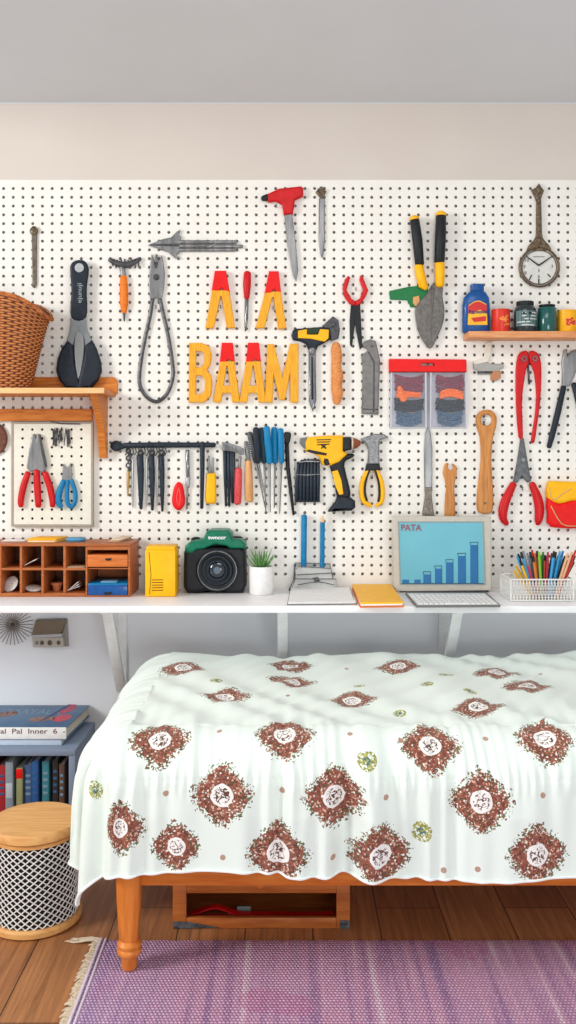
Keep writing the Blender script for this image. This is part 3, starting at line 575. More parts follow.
# hammer pliers
t = T('hammer_pliers', 'multi-tool with steel hammer head and looped yellow handles', 'pliers', P(372, 508, w0))
O('head', [slab([q(396, 72), q(430, 60), q(470, 46), q(520, 48), q(545, 66), q(500, 78), q(494, 110), q(496, 206), q(432, 206), q(438, 130), q(424, 100)], w0 + .002, w0 + .02, 1.6)], mat('scratched_steel', (150, 150, 150), .4, .5, (112, 112, 114), 160, .3), t)
O('collar', [slab([q(428, 202), q(496, 202), q(502, 238), q(420, 240)], w0, w0 + .022, 1.4)], M_black, t)
O('handle', [bar([q(438, 236), q(408, 290), q(402, 350), q(412, 398), q(452, 424)], [2.3, 2.5, 2.5, 2.5, 1.8], w0 + .012, 10, sm=3)], M_yelp, t)
O('handle', [bar([q(478, 236), q(504, 300), q(510, 360), q(504, 402), q(478, 424)], [2.3, 2.6, 2.6, 2.4, 1.6], w0 + .012, 10, sm=3)], M_yelp, t)
O('grip_stripe', [bar([q(440, 240), q(424, 290), q(418, 350), q(430, 396)], 1.1, w0 + .018, 8, sm=3)], M_black, t)
O('grip_stripe', [bar([q(474, 240), q(490, 300), q(494, 360), q(488, 400)], 1.1, w0 + .018, 8, sm=3)], M_black, t)

# ------------------------------------------------------------------ left wooden shelf
so = D - 3.10
t = T('wooden_shelf', 'honey wooden wall shelf with bracket at the left', 'shelf', P(50, 393, .1))
zt_ = P(0, 388, so).z; zb_ = P(0, 393.4, so).z; xl, xr = P(-60, 0, so).x, P(104, 0, so).x
O('shelf_board', [box(xl, xr, -so, -.0205, zb_, zt_, .0015)], M_shelfw, t)
O('front_edging', [box(xl, xr + .001, -so - .004, -so + .001, zb_, zt_ + .0005, .001)], M_palew, t, label='pale front edging strip')
a0, a1 = P(-60, 377, .034), P(117, 397, .034)
O('back_rail', [slab([(-60, 377), (114, 377), (117.4, 381), (117.4, 393), (112, 397), (-60, 397)], w0, .034, .7)], M_shelfw, t)
O('lower_rail', [slab([(-60, 409), (92, 409), (92, 421), (-60, 421)], w0, .04, .7)], M_shelfw, t)
X0, X1 = P(96.4, 0, .1).x, P(103.4, 0, .1).x
prof = [(-.0206, P(0, 458, .03).z), (-.045, P(0, 458, .03).z), (-.085, P(0, 430, .07).z), (-.14, P(0, 412, .1).z), (-.205, zb_ - .012), (-.205, zb_ - .0005), (-.0206, zb_ - .0005)]
V = [(X0, y, z) for y, z in prof] + [(X1, y, z) for y, z in prof]; n_ = len(prof)
O('bracket', [(V, [tuple(range(n_)), tuple(range(n_, 2 * n_))] + [(i, (i + 1) % n_, n_ + (i + 1) % n_, n_ + i) for i in range(n_)])], M_shelfw, t, smooth=0)
O('side_cleat', [slab([(98, 398), (105, 398), (104.6, 458), (99, 458)], w0, .045, .7)], wood('honey_cleat', (224, 142, 62), (204, 120, 46), 'z'), t)

# wicker basket
def wicker():
    V = []; Fc = []; NA, NR = 252, 76
    rings = [(0, 1, 0)]
    c = Vector((P(-1, 386, .13).x, -.13, zt_ + .0008)); Ht = P(0, 299, .13).z - c.z
    S = 21
    def pt(k, j, inner=0):
        a = 2 * PI * k / NA; s = j / NR
        r = px(31, .13) + (px(51, .13) - px(31, .13)) * (s ** .9)
        if inner: r -= .008
        w = (.0034 * math.sin(S * a + PI * (j // 2)) + .001) * (1 if j % 2 == 0 else -.2)
        if inner: w = 0
        r += w + (.004 if s > .94 else 0)
        x = r * math.cos(a); y = r * .52 * math.sin(a)
        zz = s * (Ht - .070 * max(0, x / px(50)) ** 3.0 * (.3 + .7 * s) + .006 * math.sin(3 * a) * s - (.0 if x > 0 else .01))
        return Vector((c.x + x, c.y + y, c.z + zz))
    for j in range(NR + 1):
        for k in range(NA): V.append(pt(k, j))
    for j in range(NR, -1, -4):
        for k in range(NA): V.append(pt(k, j, 1))
    R = len(V) // NA
    for j in range(R - 1):
        for k in range(NA):
            k2 = (k + 1) % NA; Fc.append((j * NA + k, j * NA + k2, (j + 1) * NA + k2, (j + 1) * NA + k))
    Fc.append(tuple(range(NA))); Fc.append(tuple((R - 1) * NA + k for k in range(NA)))
    rim = [tube3([pt(k, NR) + Vector((0, 0, .003 * math.sin(k * .55 + ph))) + (pt(k, NR) - c).normalized() * .003 * math.cos(k * .55 + ph) for k in range(0, NA, 2)], .004, 6, 1, True) for ph in (0, 2.1, 4.2)]
    return (V, Fc), rim, c
wk, rim, wc = wicker(); WKA = 252
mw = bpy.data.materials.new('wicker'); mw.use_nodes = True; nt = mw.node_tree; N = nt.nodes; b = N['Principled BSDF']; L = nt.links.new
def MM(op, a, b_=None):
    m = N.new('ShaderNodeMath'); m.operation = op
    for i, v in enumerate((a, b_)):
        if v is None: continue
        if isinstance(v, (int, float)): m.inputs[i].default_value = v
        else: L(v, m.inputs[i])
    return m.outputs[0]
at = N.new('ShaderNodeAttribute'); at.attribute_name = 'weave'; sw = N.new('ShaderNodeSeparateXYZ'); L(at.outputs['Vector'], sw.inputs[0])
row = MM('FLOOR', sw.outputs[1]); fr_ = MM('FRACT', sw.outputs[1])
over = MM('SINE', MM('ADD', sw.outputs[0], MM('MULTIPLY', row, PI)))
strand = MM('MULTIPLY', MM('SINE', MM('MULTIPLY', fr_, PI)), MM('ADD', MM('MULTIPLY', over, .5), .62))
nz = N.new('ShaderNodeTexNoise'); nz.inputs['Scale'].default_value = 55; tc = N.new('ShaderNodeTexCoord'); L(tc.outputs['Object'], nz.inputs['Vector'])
cr = N.new('ShaderNodeValToRGB'); e = cr.color_ramp.elements; e[0].position = .12; e[0].color = rgb((84, 40, 16)); e[1].position = .50; e[1].color = rgb((206, 128, 66)); x_ = e.new(.25); x_.color = rgb((168, 92, 42))  # shade in the gaps and on tucked-under strands painted into the colour
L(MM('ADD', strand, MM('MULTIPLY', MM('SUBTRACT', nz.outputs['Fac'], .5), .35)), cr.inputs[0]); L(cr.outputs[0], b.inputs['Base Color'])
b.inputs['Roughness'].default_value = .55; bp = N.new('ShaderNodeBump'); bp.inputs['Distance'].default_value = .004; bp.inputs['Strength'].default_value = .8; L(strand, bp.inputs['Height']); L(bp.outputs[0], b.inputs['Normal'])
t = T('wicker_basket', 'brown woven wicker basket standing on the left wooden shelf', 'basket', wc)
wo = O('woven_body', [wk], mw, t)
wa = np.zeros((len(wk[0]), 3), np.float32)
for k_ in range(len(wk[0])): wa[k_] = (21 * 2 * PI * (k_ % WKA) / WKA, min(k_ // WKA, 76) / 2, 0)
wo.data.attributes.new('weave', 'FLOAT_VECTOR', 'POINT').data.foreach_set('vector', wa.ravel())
O('braided_rim', rim, mat('braided_willow', (196, 118, 60), .6, 0, (150, 82, 38), 60, .5, 120), t)
O('leather_disc', [slab(circ(-8, 439, 15, 26, 17), w0, w0 + .014, 3)], mat('brown_leather', (120, 78, 60), .7, 0, (96, 58, 42), 90, .5), None, 'brown rounded leather piece cut off by the left photo edge', 'leather disc')

# small framed pegboard panel
t = T('framed_pegboard', 'small cream pegboard panel framed under the left shelf', 'pegboard', P(52, 526, w0))
g = pegmesh([22.5 + 9.8 * i for i in range(7)], [429.5 + 8.9 * j for j in range(11)], 13.4, 91, 424, 524.4, .036, .0050, .004)
O('backing', [pbox(13.4, 91, 424, 524.4, w0, .0315, 0)], M_hole_shade, t, smooth=0)  # dark colour stands in for shade inside the shallow holes
O('panel', [g], mat('cream_board', (232, 230, 216), .6), t, smooth=0)
O('frame', [slab([(11.2, 422), (93, 422), (93, 526.6), (11.2, 526.6)], w0, .039, .5, holes=[[(13.2, 424), (13.2, 524.6), (91, 524.6), (91, 424)]])], mat('taupe_frame', (168, 158, 144), .6), t)
po = .0364; BASE[0] = po
t = T('red_triple_pliers', 'steel nippers with three red handles on the small cream panel', 'pliers', P(37, 509, po))
O('jaw', [slab([(32, 434.6), (34.6, 433.6), (36, 440), (37, 434), (39, 434), (44, 455), (46.6, 468), (43, 473), (36, 470), (30, 472), (26.6, 468), (29, 450)], po, po + .012, 1)], M_steel, t)
O('jaw', [slab([(38.6, 434.6), (40.4, 434), (44.4, 452), (47.4, 466), (45, 468), (41, 452)], po + .011, po + .014, .5)], M_steeld, t)
for pts in ([(28, 473), (23.6, 486), (20.8, 500), (21, 506)], [(36.6, 471), (37.4, 488), (38.4, 506)], [(45, 473), (49.6, 486), (52.4, 500), (52.4, 506)]):
    O('handle', [bar(pts, [3, 3.4, 3.2, 2.6][:len(pts)] if len(pts) == 4 else [3, 3.6, 3], po + .010, 10, sm=3)], M_red, t)
t = T('blue_pliers', 'small pliers with blue looped handles on the small cream panel', 'pliers', P(67, 509, po))
O('jaw', [slab([(62.6, 463.6), (65, 467), (68, 467), (70.6, 462.6), (71.6, 472), (72, 481), (61.6, 481), (62.4, 472)], po, po + .010, .8)], M_steel, t)
O('handle', [bar([(63.6, 481), (59.4, 492), (58.6, 502), (61.4, 507)], [2.4, 3.2, 3.2, 2.2], po + .009, 10, sm=3)], M_blue, t)
O('handle', [bar([(67.6, 481), (67, 494), (67.6, 503), (71, 507), (75, 502), (75.2, 492), (71.6, 480)], [2, 2.2, 2.2, 2.2, 2.2, 2.2, 2], po + .009, 10, sm=3)], M_blue, t)
hb = []
for k in range(22):
    x = 52.6 + random.uniform(0, 17); y = 427 + random.uniform(0, 4)
    hb.append(bar([(x, y), (x + random.uniform(-3, 3), y + random.uniform(9, 19))], .45, po + .004 + .003 * random.random(), 6))
O('wire_pins', hb + [bar([(51, 421.8, .041), (60, 423.6, .041), (80, 424, .041)], .6, .041, 6)], M_steeld, None, 'loose bunch of thin grey wire pins on the cream panel', 'pins', kind='stuff')

BASE[0] = BO
# ------------------------------------------------------------------ right shelf
ro = D - 3.21
t = T('pinewood_shelf', 'short salmon-toned wooden shelf on the right holding jars', 'shelf', P(540, 340, .06))
zs = P(0, 331, ro).z
O('shelf_board', [box(P(462, 0, 0).x, P(640, 0, 0).x, -ro, -.0205, P(0, 337.6, ro).z, zs, .002)], M_pinkw, t)
O('bracket', [slab([(486, 343), (492, 341), (490.6, 356), (488, 362), (474, 364.5), (473, 361), (484, 358)], w0, .03, .6)], mat('cream_metal', (226, 220, 206), .4), t)
# blue bottle
bo_ = .06
t = T('cleaner_bottle', 'blue plastic bottle with red and yellow label on right shelf', 'bottle', P(478, 331, bo_))
bx = (P(463.5, 0, .085).x + P(491, 0, .085).x) / 2
def fitz(y, off): return P(0, y, off).z
zt = fitz(283, .085); hb_ = zt - zs; W = px(13.7, .085)
def rbox_loft(secs, n=28, p=3.2):
    V = []; Fc = []
    for (cx_, cy_, z, rx, ry) in secs:
        for k in range(n):
            a = 2 * PI * k / n; ca, sa = math.cos(a), math.sin(a)
            V.append(Vector((cx_ + rx * abs(ca) ** (2 / p) * (1 if ca > 0 else -1), cy_ + ry * abs(sa) ** (2 / p) * (1 if sa > 0 else -1), z)))
    for i in range(len(secs) - 1):
        for k in range(n):
            k2 = (k + 1) % n; Fc.append((i * n + k, i * n + k2, (i + 1) * n + k2, (i + 1) * n + k))
    Fc.append(tuple(range(n))); Fc.append(tuple((len(secs) - 1) * n + k for k in range(n)))
    return V, Fc
yc = -.06
O('body', [rbox_loft([(bx, yc, zs + .0008, W * .93, .022), (bx, yc, zs + .005, W, .025), (bx, yc, zs + hb_ * .55, W, .025), (bx + .001, yc, zs + hb_ * .72, W * .93, .024), (bx + .003, yc, zs + hb_ * .82, W * .66, .02), (bx + .004, yc, zs + hb_ * .86, W * .46, .016)])], M_blued, t)
O('cap', [rbox_loft([(bx + .004, yc, zs + hb_ * .86, W * .5, .017), (bx + .004, yc, zs + hb_ * .985, W * .5, .017), (bx + .004, yc, zs + hb_ * 1.0, W * .44, .014)])], M_blued, t)
O('label', [slab([(468.6, 305), (475, 301), (479.6, 300.4), (486.6, 304), (487.6, 325), (467.8, 325)], .0835, .0862, .3)], mat('label_yellow', (244, 186, 50), .5), t)
O('label_band', [slab([(468.4, 306), (475, 302), (479.6, 301.6), (486.8, 305), (487, 313), (480, 309.6), (468.4, 313.6)], .0860, .0870, .2), slab([(471, 318), (486, 316), (486, 321), (474, 322)], .0860, .0870, .2)], mat('label_red', (206, 52, 50), .5), t)
O('lettering', [text('Ramoisa', 477.8, 311.8, 4.0, .0872, .04, bold=.02)], mat('label_navy', (34, 40, 110), .5), t)
# jars
def jar(name, x0, x1, ytop, off, prof, m, label, cat, kids):
    X = P((x0 + x1) / 2, 0, off).x; r = px((x1 - x0) / 2, off); zt = P(0, ytop, off + r).z; h = zt - zs
    c = (X, -off, zs + .0008)
    t = T(name, label, cat, c, 'small pots on the right shelf')
    O('body', [lathe([(r * a, h * b) for a, b in prof], c, 36)], m, t)
    for nm, pf, mm in kids: O(nm, [lathe([(r * a, h * b) for a, b in pf], c, 36)], mm, t)
    return t, r, h, c
jo = .075
def wrap(c, r, h, items, m, t, name='label_print'):
    """thin raised marks wrapped round a cylinder: (u angle deg from front, z fraction, w deg, hh fraction)"""
    gs = []
    for (u, z, w, hh) in items:
        V = []; Fc = []; n = 6
        for i in range(n + 1):
            a = math.radians(-90 + u - w / 2 + w * i / n)
            for zz in (z - hh / 2, z + hh / 2): V.append(Vector((c[0] + (r + .0006) * math.cos(a), c[1] + (r + .0006) * math.sin(a), c[2] + zz * h)))
        for i in range(n): Fc.append((2 * i, 2 * i + 2, 2 * i + 3, 2 * i + 1))
        gs.append((V, Fc))
    O(name, gs, m, t, smooth=0)
can = [(.96, 0), (1, .03), (1, .93), (1.03, .94), (1.03, .99), (.97, 1.0)]
t, r, h, c = jar('red_can', 491.8, 510, 308.6, jo, can, mat('red_orange_enamel', (216, 52, 36), .35), 'small red-orange tin beside the blue bottle', 'tin', [])
wrap(c, r, h, [(random.uniform(-20, 50), random.uniform(.25, .75), random.uniform(6, 16), .06) for k in range(22)], mat('gold_print', (240, 150, 60), .5), t)
t, r, h, c = jar('glass_jar', 514, 536, 300, jo, [(.92, 0), (1, .04), (1, .7), (.9, .8), (.74, .86)], mat('dark_jar_glass', (38, 48, 50), .25, coat=.4), 'dark jar with black lid and pale printed label', 'jar', [('lid', [(.74, .84), (.78, .86), (.78, .985), (.7, 1.0)], M_black)])
wrap(c, r, h, [(0, .42, 130, .5)], mat('teal_label', (96, 122, 124), .6), t, 'label_band')
wrap(c, r + .0006, h, [(random.uniform(-40, 40), .2 + .1 * (k % 5), random.uniform(18, 50), .035) for k in range(14)], mat('label_cream', (208, 214, 206), .6), t)
wrap(c, r + .0008, h, [(random.uniform(-40, 20), .58, random.uniform(8, 14), .07) for k in range(5)], M_black, t, 'label_lettering')
t, r, h, c = jar('green_jar', 537.6, 556.4, 303, jo, [(.95, 0), (1, .03), (1, .84), (.9, .88), (.6, .9)], mat('teal_green_glass', (22, 84, 80), .22, coat=.5), 'plain dark green pot with flat black lid', 'jar', [('lid', [(.55, .9), (.85, .92), (.85, .97), (.3, 1.0)], M_black)])
t, r, h, c = jar('yellow_can', 557.8, 577, 309.4, jo, can, mat('yellow_enamel', (244, 176, 22), .35), 'yellow tin with red print at the right end of the shelf', 'tin', [])
wrap(c, r, h, [(random.uniform(-25, 25), random.uniform(.3, .75), random.uniform(10, 24), .09) for k in range(12)], mat('label_red', (0, 0, 0)), t)

# ------------------------------------------------------------------ desk things
def dof(yb): return D - F * (H - ZD) / (yb - HY)          # distance from wall of a point on the desk seen at row yb
fo = D - 3.13
def X_(x, off): return (x - 288) * (D - off) / F
def Z_(y, off): return H - (y - HY) * (D - off) / F
zT = Z_(544, fo); z0 = ZD + .0006
# cubby organiser
t = T('pigeonhole_organizer', 'cherry wood desk organizer with eight open pigeonholes', 'organizer', (X_(30, .1), -.1, z0))
xa, xb = X_(-21, fo), X_(85.5, fo); bk_ = -.0215
cells = [X_(v, fo) for v in (0.5, 20.6, 42.6, 64.6)]
O('top_board', [box(xa, X_(130.5, fo), bk_ - 0 - fo + .0215, bk_, zT - .008, zT, .0015)], M_organ, t)
O('bottom_board', [box(xa, xb, -fo, bk_, z0, z0 + .012, .001)], M_organ, t)
O('back_panel', [box(xa, xb, bk_ - .004, bk_, z0, zT - .008, 0)], wood('dark_back_wood', (120, 72, 44), (104, 60, 36), 'x'), t)
O('side_panel', [box(xa, xa + .008, -fo, bk_ - .004, z0 + .012, zT - .008, .001)], M_organ, t)
for v in (0, 20.8, 42.4, 64.4): O('divider', [box(X_(v - 1.2, fo), X_(v + 1.2, fo), -fo + .001, bk_ - .004, z0 + .012, zT - .008, .001)], M_organ, t)
zm = Z_(569.2, fo)
O('middle_shelf', [box(xa + .008, xb, -fo + .0015, bk_ - .004, zm - .004, zm + .004, .001)], M_organ, t)
t2 = T('drawer_unit', 'small wooden drawer cabinet with blue lower drawer beside the pigeonholes', 'drawer unit', (X_(108, .1), -.1, z0))
ux0, ux1 = X_(85.8, fo) , X_(130.2, fo); zt2 = zT - .0085
O('cabinet_body', [box(ux0, ux0 + .006, -fo - .004, bk_, z0, zt2, .001), box(ux1 - .007, ux1, -fo - .004, bk_, z0, zt2, .001), box(ux0 + .006, ux1 - .007, -fo - .004, bk_, z0, z0 + .006, .001), box(ux0 + .006, ux1 - .007, -fo - .004, bk_, zt2 - .012, zt2, .001), box(ux0 + .006, ux1 - .007, bk_ - .004, bk_, z0, zt2, 0), box(ux0 + .006, ux1 - .007, -fo, bk_, Z_(568, fo) - .004, Z_(568, fo), .001)], M_organ, t2)
d1 = O('drawer', [box(ux0 + .007, ux1 - .008, -fo - .007, bk_ - .03, Z_(566.6, fo), Z_(554.6, fo), .0012)], M_organd, t2, label='small orange wood drawer')
O('pull', [slab([(104.6, 558.6), (111.6, 558.2), (110.6, 560.6), (106, 560.6)], fo + .0065, fo + .010, .5)], M_black, d1)
d2 = O('drawer', [box(ux0 + .009, ux1 - .009, -fo - .007, bk_ - .03, z0 + .0065, Z_(584.6, fo), .0016)], M_blued, t2, label='blue drawer box')
O('drawer_rim', [box(ux0 + .0085, ux1 - .0085, -fo - .008, bk_ - .03, Z_(584.6, fo), Z_(583.2, fo), .001)], M_blue, d2)
O('pull', [slab([(103.6, 592.4), (112.2, 592), (110.6, 594.8), (105.2, 594.8)], fo + .0075, fo + .010, .5)], M_black, d2)
O('note_pad', [box(X_(100, fo), X_(116, fo), -fo + .01, -fo + .06, Z_(583.2, fo) + .0004, Z_(583.2, fo) + .004, .0008)], mat('blue_grey_paper', (120, 170, 205), .6), None, 'thin pale blue pad lying on the blue drawer box', 'notepad')
# things on organiser
zo = zT + .0005
def of(y, zz): return D - F * (H - zz) / (y - HY)
def onbox(x0, x1, y0, y1, zz, h, m, name, label, cat, grp=None, skew=0):
    a, b_ = of(y1, zz), of(y0, zz)
    b_ = max(b_, .024)
    fnn = (lambda c: Vector((c.x + (c.y + a) * skew, c.y, c.z))) if skew else None
    return O(name, [box(X_(x0, a), X_(x1, a), -a, -b_, zz, zz + h, .001, 2, fnn)], m, None, label, cat, grp)
t = T('yellow_notebook', 'small yellow notebook lying on top of the organizer', 'notebook', (X_(43, .1), -.12, zo))
O('pages', [box(X_(28, .15), X_(55, .15), -.15, -.06, zo + .0015, zo + .006, .0008, 2, lambda c: Vector((c.x + (c.y + .15) * .2, c.y, c.z)))], M_paper, t)
O('cover', [box(X_(27, .15), X_(56.5, .15), -.152, -.058, zo + .006, zo + .0135, .0005, 2, lambda c: Vector((c.x + (c.y + .15) * .2, c.y, c.z))), box(X_(27, .15), X_(56.5, .15), -.152, -.058, zo, zo + .0015, .0005, 2, lambda c: Vector((c.x + (c.y + .15) * .2, c.y, c.z))), box(X_(27, .15), X_(27, .15) + .002, -.152, -.06, zo, zo + .0118, .0005, 2, lambda c: Vector((c.x + (c.y + .15) * .2, c.y, c.z)))], M_yelp, t)
O('blue_case', [rbox_loft([(X_(75.5, .12), -.11, zo, px(8.6), .026), (X_(75.5, .12), -.11, zo + .006, px(9.4), .03), (X_(75.5, .12), -.11, zo + .013, px(8.6), .026)])], mat('light_blue_plastic', (84, 150, 190), .4), None, 'rounded light blue case on top of the organizer', 'case')
t = T('folded_paper', 'folded tan card propped on the right end of the organizer', 'card', (X_(121, .1), -.1, zo))
O('lower_leaf', [box(X_(114, .1), X_(125, .1), -.14, -.05, zo, zo + .004, .0006, 2, lambda c: Vector((c.x + (c.y + .1) * .35, c.y, c.z)))], mat('tan_card', (196, 164, 130), .7), t)
O('upper_leaf', [box(X_(115, .1), X_(126, .1), -.13, -.05, zo + .0045, zo + .008, .0006, 2, lambda c: Vector((c.x + (c.y + .1) * .35, c.y, c.z + max(0, c.y + .13) * .08)))], mat('pale_card', (222, 200, 172), .7), t)
O('paper_sheet', [box(X_(3, .1), X_(26, .1), -.12, -.05, zo, zo + .0018, .0004), tube3([(X_(2, .1), -.06, zo + .005), (X_(18, .1), -.05, zo + .012), (X_(34, .1), -.045, zo + .008)], .0015, 6)], M_paper, None, 'white paper strip on top of the organizer, left end', 'paper')
# things in pigeonholes
def inhole(x, y): return Vector((X_(x, fo - .03), -(fo - .03), Z_(y, fo - .03)))
zbt, zmt = z0 + .0126, zm + .0046
def disc(c, r, th, rot, m, name, label, cat):
    R = Matrix.Rotation(rot[0], 3, 'X') @ Matrix.Rotation(rot[1], 3, 'Y')
    V, Fc = lathe([(r * .3, -th), (r * .8, -th * .7), (r, 0), (r * .8, th * .5), (r * .3, th * .6)], (0, 0, 0), 28)
    V = [R @ v for v in V]; mz = min(v.z for v in V)
    return O(name, [([v + Vector((c[0], c[1], c[2] - mz)) for v in V], Fc)], m, None, label, cat)
M_sh = mat('white_shell', (226, 222, 216), .5, 0, (196, 190, 184), 120, .4)
disc((X_(10.6, fo - .045), -(fo - .045), zbt), px(8), .007, (1.0, -.35), M_sh, 'white_dish', 'oval white dish leaning in the lower left pigeonhole', 'dish')
disc((X_(34, fo - .05), -(fo - .05), zbt), px(8), .006, (.25, .1), M_sh, 'shell', 'flat pale shell in the lower second pigeonhole', 'shell')
O('folded_letter', [box(-.024, .024, -.02, .02, 0, .003, .0005, 2, lambda c: Matrix.Rotation(-.48, 3, 'Y') @ c + Vector((X_(32, fo - .05), -(fo - .05), zmt + .014)))], M_paper, None, 'folded white letter slanting in the upper second pigeonhole', 'letter')
O('terracotta_pot', [lathe([(.012, 0), (.017, .022), (.020, .022), (.021, .03), (.017, .03), (.014, .006)], (X_(57, fo - .05), -(fo - .05), zbt), 24)], mat('terracotta', (176, 104, 66), .7), None, 'small terracotta pot in the lower third pigeonhole', 'pot')
for k, (an, lb) in enumerate(((-.35, 'lowest white envelope fanned in the fourth pigeonhole'), (-.5, 'middle white envelope fanned in the fourth pigeonhole'), (-.68, 'steepest white envelope fanned in the fourth pigeonhole'))):
    O('envelope', [box(-.024, .024, -.02, .02, 0, .002, .0004, 2, lambda c: Matrix.Rotation(an, 3, 'Y') @ c + Vector((X_(74.5 , fo - .05), -(fo - .05) - .003 * k, zbt + .010 + .0045 * k)))], M_paper, None, lb, 'envelope', 'envelopes in the pigeonhole')
O('kraft_paper', [box(X_(66.4, fo), X_(84, fo), -fo + .006, -fo + .07, zmt, zmt + .003, .0006)], mat('tan_card', (0, 0, 0)), None, 'tan paper lying in the upper fourth pigeonhole', 'paper')
# yellow box
yo = dof(597)
t = T('yellow_carton', 'bright yellow carton with small black print between organizer and camera', 'box', (X_(160, yo), -yo + .04, z0))
O('carton', [box(X_(145, yo), X_(175.4, yo), -yo, -yo + .10, z0, Z_(550, yo), .004)], M_yelp, t)
O('folded_top', [box(X_(146, yo), X_(174.8, yo), -yo + .003, -yo + .098, Z_(550.4, yo), Z_(546.6, yo), .003)], M_yelp, t)
O('carton_print', [bar([(152, 580 + k * 2.6), (163, 579.8 + k * 2.6)], .45, yo + .0002, 4) for k in range(5)] + [bar([(149, 552), (151, 575), (149.6, 594)], .35, yo, 4)], mat('brown_print', (110, 84, 20), .6), t)
# toy camera
co = dof(593.6)
t = T('toy_camera', 'chunky black camera with green top and large lens', 'camera', (X_(214, co), -co + .04, z0))
cb = .028
O('camera_body', [slab([(183.6, 552), (188, 548), (240, 548), (245.4, 552), (246, 586), (243, 593.4), (228, 593.6), (222, 591.6), (205, 591.6), (198, 593.6), (187, 593.4), (183.4, 588)], cb, co, 4)], M_black, t)
O('top_shell', [slab([(184.6, 553), (185, 546), (191, 541.6), (203, 539.6), (206, 532.4), (210, 530.4), (228, 530.4), (231.4, 534), (232, 539), (241, 539.6), (245.4, 544), (245.6, 548.6), (230, 548.6), (226, 546), (214, 544.6), (204, 549), (196, 550), (192, 553.6)], cb - .002, co + .004, 2.4)], M_green, t)
O('shutter_button', [ell((X_(196, .07), -.07, Z_(539.4, .07)), px(5), .012, px(2.6)), ], M_black, t)
O('dial', [lathe([(px(5), 0), (px(5), .010), (px(4), .013)], (X_(237, .07), -.07, Z_(540, .07)), 20)], M_black, t)
lc = P(217.4, 570, co)
def ringY(prof, c, n=48):   # prof (r, forward distance)
    V, Fc = lathe(prof, (0, 0, 0), n); return [Vector((v.x + c.x, c.y - v.z, v.y + c.z)) for v in V], Fc
O('lens_barrel', [ringY([(px(20.4), -.004), (px(20.6), .006), (px(19), .012), (px(17.6), .012), (px(15), .006), (px(12.6), .003)], lc)], M_black, t)
lr = px(18.4)
O('lens_ring', [tube3([Vector((lc.x + lr * math.cos(a), lc.y - .012, lc.z + lr * math.sin(a))) for a in [k * 2 * PI / 48 for k in range(48)]], px(.75), 6, 1, True)], M_chrome, t)
O('inner_ring', [tube3([Vector((lc.x + px(rr) * math.cos(a), lc.y - .009, lc.z + px(rr) * math.sin(a))) for a in [k * 2 * PI / 40 for k in range(40)]], px(1.0), 6, 1, True) for rr in (13.4, 9)], M_navyst, t)
O('glass_element', [ringY([(px(8.6), .004), (px(6.6), .010), (px(3.4), .013), (px(.5), .0138)], lc)], mat('lens_glass', (24, 32, 44), .08, 0, coat=1), t)
O('front_cap', [ringY([(px(3.6), .0128), (px(3.2), .0146), (px(.5), .015)], lc, 24)], mat('lens_blue_grey', (92, 106, 122), .2), t)
O('lettering', [text('twnccr', 217, 537.6, 3.6, co + .0042, 0, sx=1.25, bold=.03)], M_white, t)
# plant
pt_ = dof(595.8); pc = D - .5 * 0
prr = px(12, pt_)
cpo = pt_ - prr
c = (X_(261.4, cpo), -cpo, z0)
t = T('potted_succulent', 'green spiky succulent in a white cylindrical pot', 'plant', c)
hp = Z_(566, cpo) - z0
O('pot', [lathe([(prr * .93, 0), (prr, .004), (prr * 1.03, hp * .98), (prr * 1.0, hp), (prr * .9, hp), (prr * .88, hp * .85)], c, 36)], mat('white_ceramic', (238, 236, 234), .5), t)
O('soil', [lathe([(prr * .89, hp * .86), (prr * .4, hp * .9), (.001, hp * .91)], c, 24)], mat('soil', (70, 54, 40), .9), t)
M_leaf = mat('succulent_green', (66, 122, 62), .5, 0, (120, 164, 96), 90)
for k in range(20):
    a = 2.4 * k; tl = .12 + .046 * k * .9; ln = px(random.uniform(17, 24)) * (1 - .010 * k)
    tl = min(tl, .85)
    d = Vector((math.cos(a) * math.sin(tl), math.sin(a) * math.sin(tl), math.cos(tl)))
    b0 = Vector((c[0], c[1], z0 + hp * .88)) + Vector((math.cos(a), math.sin(a), 0)) * prr * .35 * tl
    O('leaf', [tube3([b0, b0 + d * ln * .35, b0 + d * ln * .7 + Vector((0, 0, .002)), b0 + d * ln + Vector((0, 0, .005))], [.0022, .0032, .0022, .0004], 6)], M_leaf, t)
# pen stand and blue pencils
so_ = dof(590.5)
t = T('wire_pen_stand', 'grey bent-wire letter stand behind the open notebook', 'pen stand', (X_(314, so_), -so_ + .03, z0))
M_wire = mat('grey_wire', (104, 106, 110), .4, .4)
def wr(pp, r=.55, off=None, sm=0): return bar(pp, r, off or so_, 6, sm=sm)
b2 = so_ - .032
O('front_frame', [wr([(289, 590), (293.6, 579), (336, 579), (338.6, 590), (289, 590)]), wr([(293.6, 579), (294.6, 565), (296, 569), (298, 566), (331, 568.6), (333, 578)]), wr([(297, 575), (333, 573)]), wr([(298, 585), (318, 582), (334, 585)], .5, None, 3)], M_wire, t)
O('back_frame', [wr([(294, 585, b2), (295, 563, b2), (330, 564, b2), (332, 585, b2)]), wr([(296, 574, b2), (331, 574, b2)]), wr([(289, 590, so_), (294, 587, b2)]), wr([(338.6, 590, so_), (333, 587, b2)])], M_wire, t)
O('card_panel', [slab([(295, 567), (331, 569), (333, 580), (336, 588), (292, 588), (296, 578)], so_ - .012, so_ - .008, .4), pbox(296, 332, 584.6, 587.5, b2 - .002, so_ - .012)], mat('grey_card', (206, 206, 203), .6), t)
O('clasp', [slab([(312, 578), (318, 577), (320, 581), (316, 583)], so_ - .008, so_ - .004, .6)], M_steeld, t)
po_ = b2 + .012
